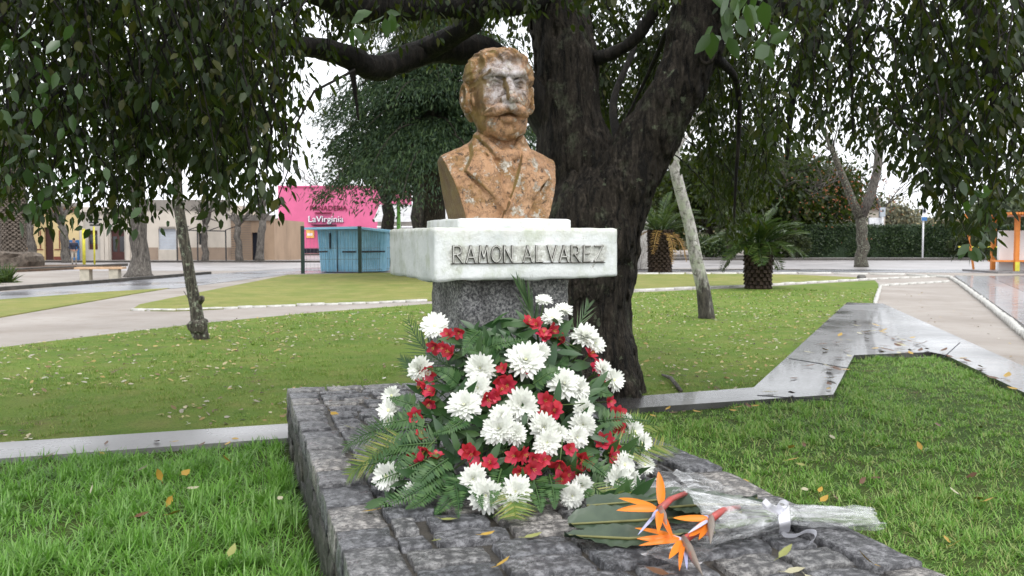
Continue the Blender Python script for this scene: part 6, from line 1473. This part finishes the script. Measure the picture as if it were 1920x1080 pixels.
MB().box(x - .95, x - .1, 72.05, 72.3, .1, z_(408)).build('cupboard', MT['signwhite'], mb_)
SY = 41.0; sx0 = lambda px: (px - 960) / FPX * SY; z_ = lambda y: P(960, y, SY).z
bsr = thing('bus_shelter', 'orange framed bus shelter with a white wall and an orange bench', 'shelter', (sx0(1925), SY, 0))
MB().box(sx0(1858), sx0(1990), SY - .6, SY + 2.6, -.1, .09).build('base', MT['strip'], bsr)
for px, y in ((1905, SY - .1), (1975, SY - .1), (1905, SY + 1.9), (1975, SY + 1.9)): MB().box(sx0(px) - .09, sx0(px) + .09, y, y + .16, .09, z_(404)).build('post', MT['orange_paint'], bsr)
MB().box(sx0(1905) - .10, sx0(1905) + .10, SY - .125, SY - .103, .1, z_(491)).build('post_foot', MT['ypost'], bsr)
MB().box(sx0(1884), sx0(1990), SY + .5, SY + .68, .09, z_(432)).build('wall', MT['shelter_white'], bsr)
rf = MB()
for k in range(26): x = sx0(1878) + k * .12; rf.obox((x, SY + .9, z_(400.5)), Vector((.045, 0, 0)), Vector((0, 1.6, .0)), Vector((0, 0, .045)))
rf.box(sx0(1876), sx0(1995), SY - .6, SY + 2.5, z_(404), z_(401.8)); rf.build('roof', MT['orange_paint'], bsr)
MB().box(sx0(1862), sx0(1990), SY - .05, SY + .45, z_(491), z_(488)).build('bench_seat', MT['orange_paint'], bsr)
MB().tube([(sx0(1868), SY + 2, .1), (sx0(1850), SY + 2, z_(398)), (sx0(1858), SY + 2, z_(396))], .05, 6).build('bracket', MT['orange_paint'], bsr)
hb = thing('rail', 'low yellowish rail in front of the hedge near the shelter', 'rail', (33.5, 67.4, .13)); MB().bar((32.2, 67.4, .95), (35.0, 67.4, .95), .08, .1).build('bar', MT['ypost'], hb)
for x in (32.4, 34.8): MB().bar((x, 67.4, .1), (x, 67.4, .92), .07, .07).build('post', MT['darkmetal'], hb)
# fallen stick by the trunk
tk = MB().tube([G(1242, 708) + Vector((0, 0, .03)), G(1258, 718) + Vector((0, 0, .05)), G(1276, 738) + Vector((0, 0, .03))], [.012, .02, .022], 7, jit=.1).build('stick', MT['bark_grey'], smooth=True, label='short broken stick lying in the grass right of the trunk', cat='stick')

# ------------------------------------------------------------------ grass
PLAT_POLY = [tuple(PL(u, v_, 0)[:2]) for u, v_ in ((-.03, -.03), (PW + .03, -.03), (PW + .03, PD + .03), (-.03, PD + .03))]
def grass(name, label, poly, boxlim, dens, hgt, wid, mat, seed, tmpl, avoid=(), lean=.55, clumps=0, cond=None, edge=None):
    g = np.random.default_rng(seed); x0, x1, y0, y1 = boxlim; A_ = (x1 - x0) * (y1 - y0); n = int(A_ * dens)
    x = g.uniform(x0, x1, n); y = g.uniform(y0, y1, n)
    if clumps:
        nc = int(A_ * clumps); cx, cy = g.uniform(x0, x1, nc), g.uniform(y0, y1, nc); k = g.integers(0, nc, n); mk = g.random(n) < .7; x = np.where(mk, cx[k] + g.normal(size=n) * .03, x); y = np.where(mk, cy[k] + g.normal(size=n) * .03, y)
    ok = in_poly(x, y, poly) & (np.abs(x) < y * .66 + .9)
    for a in avoid: ok &= ~in_poly(x, y, a)
    if cond is not None: ok &= cond(x, y)
    x, y = x[ok], y[ok]; n = len(x); hn = fnoise(np.stack([x * 1.3, y * 1.3, x * 0], 1), seed, 3); hh = hgt * (1 + .45 * hn) * g.uniform(.5, 1.25, n); hh = np.maximum(hh, hgt * .3)
    an = g.uniform(0, 2 * np.pi, n); le = np.abs(g.normal(size=n)) * lean + .1; D = np.stack([np.cos(an) * le, np.sin(an) * le, np.ones(n)], 1); N = np.stack([-np.cos(an), -np.sin(an), le], 1) 
    V, F = leaf_np(np.stack([x, y, np.full(n, .004)], 1), D, N, hh, wid * g.uniform(.7, 1.3, n), tmpl, g.uniform(.05, .75, n)); 
    return obj(name, mesh_np(name, V, F), MT[mat], label=label, cat='grass', kind='stuff'), n
AV = (PLAT_POLY, STRIP_L, WALK)
leftc = lambda x, y: x < -.4 + 0 * y
rightc = lambda x, y: x > 0
patchy = lambda x, y: fnoise(np.stack([x * 1.1, y * 1.1, x * 0], 1), 91, 3) > -.35 + .5 * rng.random(len(x)) - .3
tot = 0
for a in [('grass', 'long lush green grass left of the stone platform', LAWN_NEAR, (-4.2, -.3, 2.4, 7.2), 4600, .095, .0070, 'blade_tall', 1, 'blade', AV, .95, 45, leftc),
          ('grass', 'short dense grass right of the stone platform', LAWN_NEAR, (.4, 5.6, 2.4, 5.6), 5200, .060, .0055, 'blade', 2, 'blade', AV, 1.2, 60, rightc),
          ('grass', 'short dense grass between platform and walk', LAWN_NEAR, (.6, 6.6, 5.6, 12), 3400, .055, .0070, 'blade', 3, 'blade', AV, 1.2, 45, rightc),
          ('grass', 'trodden lawn grass just behind the concrete strip', LAWN_MID, (-6.5, 8.2, 6.3, 11), 2100, .040, .0075, 'blade_dry', 4, 'tri', AV, .9, 40, patchy),
          ('grass', 'lawn grass around the leaning tree and the slender tree', LAWN_MID, (-9.5, 10.5, 11, 17), 520, .045, .014, 'blade_dry', 5, 'tri', AV, .9, 20, patchy),
          ('grass', 'far lawn grass up to the white kerb', LAWN_MID, (-13, 16, 17, 27), 150, .05, .03, 'blade_dry', 6, 'tri', AV, .9, 8, None)]:
    o, n = grass(*a); tot += n
print('blades', tot)
# ------------------------------------------------------------------ fallen leaves
fl_me = {}
for nm in ('fl_yellow', 'fl_brown', 'fl_pale', 'fl_green'):
    for k in range(2):
        V, F = leaf_np(np.zeros((1, 3)), np.array([[1., 0, 0]]), np.array([[0, .1 * k, 1.]]), np.array([1.0]), np.array([.46 + .1 * k]), 'leaf', -.10 - .15 * k)
        tb_ = MB().tube([(0, 0, 0), (-.15, .03, .02), (-.28, .02, .03)], [.018, .012, .010], 4); V2 = np.array([tuple(v_) for v_ in tb_.v]); V, F = merge_np([(V, F), (V2, [np.array([f for f in tb_.f if len(f) == 4])])])
        me = mesh_np('fallen_leaf', V, F); me.materials.append(MT[nm]); fl_me[nm, k] = me
rf_ = random.Random(77)
def fallen(q, kind, s, label, group, tiltm=.25):
    o = obj('fallen_leaf', fl_me[kind, rf_.randint(0, 1)], None, label=label, cat='leaf', group=group); o.location = q; o.scale = (s, s, s); o.rotation_euler = (rf_.gauss(0, tiltm), rf_.gauss(0, tiltm), rf_.uniform(0, 6.28)); return o
for x, y, k, lab in ((825, 972, 'fl_green', 'greenish yellow leaf on the stones below the ferns'), (707, 955, 'fl_yellow', 'small yellow leaf at the border stones left of the flowers'), (815, 1012, 'fl_green', 'curled greenish leaf on the front paving stones'), (900, 1003, 'fl_yellow', 'small yellow leaf on the front paving below the lowest flowers'),
                     (982, 1008, 'fl_green', 'little green yellow leaf on the paving left of the big bouquet leaves'), (930, 1062, 'fl_yellow', 'dull yellow leaf at the bottom edge of the photo'), (1460, 1046, 'fl_green', 'pale green leaf on the stones below the ribbon'), (1470, 1072, 'fl_pale', 'pale leaf on the stones below the bouquet, near the photo bottom'), (1508, 1076, 'fl_pale', 'pale heart shaped leaf at the photo bottom'),
                     (1640, 1058, 'fl_yellow', 'tan curled leaf near the right corner of the platform'), (650, 735, 'fl_green', 'yellow green leaf at the back border of the platform'), (622, 750, 'fl_brown', 'brown leaf on the back left of the platform'), (620, 772, 'fl_yellow', 'orange leaf on the paving at the back left'), (660, 802, 'fl_green', 'olive leaf on the paving left of the highest ferns'), (690, 748, 'fl_brown', 'dark leaf at the back border, beside the flowers'), (1255, 1076, 'fl_brown', 'brown leaf under the cellophane corner')):
    fallen(G(x, y, PZ + .014), k, rf_.uniform(.055, .08), lab, None, .2)
def scatter(n, poly_px, z, kinds, sr, label, group, tl=.3):
    xs = [p_[0] for p_ in poly_px]; ys = [p_[1] for p_ in poly_px]; c = 0
    while c < n:
        x = rf_.uniform(min(xs), max(xs)); y = rf_.uniform(min(ys), max(ys))
        if not in_poly(np.array([x]), np.array([y]), poly_px)[0]: continue
        fallen(G(x, y, z), rf_.choice(kinds), rf_.uniform(*sr), label, group, tl); c += 1
scatter(13, [(1290, 880), (1600, 780), (1900, 800), (1920, 1080), (1800, 1080)], .055, ['fl_yellow'], (.06, .085), 'yellow fallen leaf on the near grass right of the platform', 'yellow leaves on the near right grass', .45)
scatter(8, [(1290, 860), (1500, 790), (1900, 790), (1920, 1060), (1800, 1060)], .05, ['fl_brown'], (.05, .075), 'brown fallen leaf on the near grass right of the platform', 'brown leaves on the near right grass', .45)
scatter(8, [(1290, 860), (1500, 790), (1900, 790), (1920, 1060), (1800, 1060)], .055, ['fl_pale', 'fl_pale', 'fl_green'], (.05, .075), 'pale fallen leaf on the near grass right of the platform', 'pale leaves on the near right grass', .45)
scatter(46, [(1440, 740), (1580, 600), (1640, 600), (1760, 660), (1600, 672), (1555, 745)], .074, ['fl_yellow', 'fl_brown', 'fl_brown', 'fl_pale'], (.09, .14), 'fallen leaf stuck to the left arm of the wet walk', 'leaves on the left arm of the walk', .06)
scatter(38, [(1650, 610), (1900, 710), (1915, 735), (1780, 668), (1640, 660)], .074, ['fl_brown', 'fl_yellow', 'fl_brown'], (.09, .14), 'fallen leaf stuck to the right arm of the wet walk', 'leaves on the right arm of the walk', .06)
scatter(10, [(1200, 775), (1400, 745), (1540, 748), (1540, 756), (1210, 785)], .068, ['fl_brown', 'fl_yellow'], (.06, .09), 'fallen leaf on the concrete strip right of the trunk', 'leaves on the strip right of the trunk', .12)
scatter(9, [(10, 846), (500, 812), (525, 825), (60, 866)], .052, ['fl_brown', 'fl_yellow'], (.05, .075), 'fallen leaf on the concrete strip left of the platform', 'leaves on the strip left of the platform', .12)
scatter(12, [(10, 890), (520, 850), (560, 1060), (10, 1060)], .10, ['fl_green', 'fl_pale', 'fl_brown', 'fl_yellow'], (.06, .08), 'fallen leaf caught in the long grass at the lower left', 'leaves in the long grass', .6)
g = np.random.default_rng(31); n = 15000; x = g.uniform(-13, 14, n); y = 6.3 + (g.random(n) ** 1.3) * 19; ok = in_poly(x, y, LAWN_MID) & ~in_poly(x, y, WALK) & ~in_poly(x, y, STRIP_L) & (np.abs(x) < y * .62 + 1); ok &= fnoise(np.stack([x * .5, y * .5, x * 0], 1), 4, 3) > -.55
x, y = x[ok], y[ok]; n = len(x); an = g.uniform(0, 6.28, n); s = g.uniform(.035, .085, n)
V, F = leaf_np(np.stack([x, y, g.uniform(.018, .04, n)], 1), np.stack([np.cos(an), np.sin(an), g.normal(size=n) * .25], 1), np.stack([g.normal(size=n) * .3, g.normal(size=n) * .3, np.ones(n)], 1), s, s * .5, 'leaf', .1)
obj('leaf_litter', mesh_np('leaf_litter', V, F), MT['litter'], label='small pale and yellow fallen leaves scattered over the middle lawn', cat='leaf litter', kind='stuff')
n = 420; x = g.uniform(2, 12, n); y = g.uniform(9, 26, n); ok = in_poly(x, y, [(4.6, 8.5), (8.2, 20.6), (9, 26), (13, 30), (7.3, 13)]); x, y = x[ok], y[ok]; n = len(x); an = g.uniform(0, 6.28, n); s = g.uniform(.04, .08, n)
V, F = leaf_np(np.stack([x, y, np.full(n, .012)], 1), np.stack([np.cos(an), np.sin(an), g.normal(size=n) * .15], 1), np.stack([g.normal(size=n) * .3, g.normal(size=n) * .3, np.ones(n)], 1), s, s * .5, 'leaf', .1); obj('leaf_litter', mesh_np('leaf_litter', V, F), MT['litter'], label='few dry leaves strewn over the sandy path on the right', cat='leaf litter', kind='stuff')

# casting joints of the wet walk, dirty edges
jm = MB()
for a, b_ in (((1480, 672), (1590, 690)), ((1420, 741), (1560, 751)), ((1800, 642), (1768, 671))):
    A_, B_ = G(*a, .0625), G(*b_, .0625); jm.bar(A_, B_, .007, .004)
jm.build('joint', MT['black'], WK)

g = np.random.default_rng(55); n = 16000; x = g.uniform(-75, 95, n); top = 4.2 + 2.6 * fnoise(np.stack([x * .09, x * 0, x * 0], 1), 61, 4); z = top * g.random(n) ** .8
V, F = leaf_np(np.stack([x, 138 + g.normal(size=n) * 2.5, z], 1), g.normal(size=(n, 3)), g.normal(size=(n, 3)) + np.array([0, -.5, .6]), g.uniform(.5, 1.1, n), g.uniform(.35, .7, n), 'card')
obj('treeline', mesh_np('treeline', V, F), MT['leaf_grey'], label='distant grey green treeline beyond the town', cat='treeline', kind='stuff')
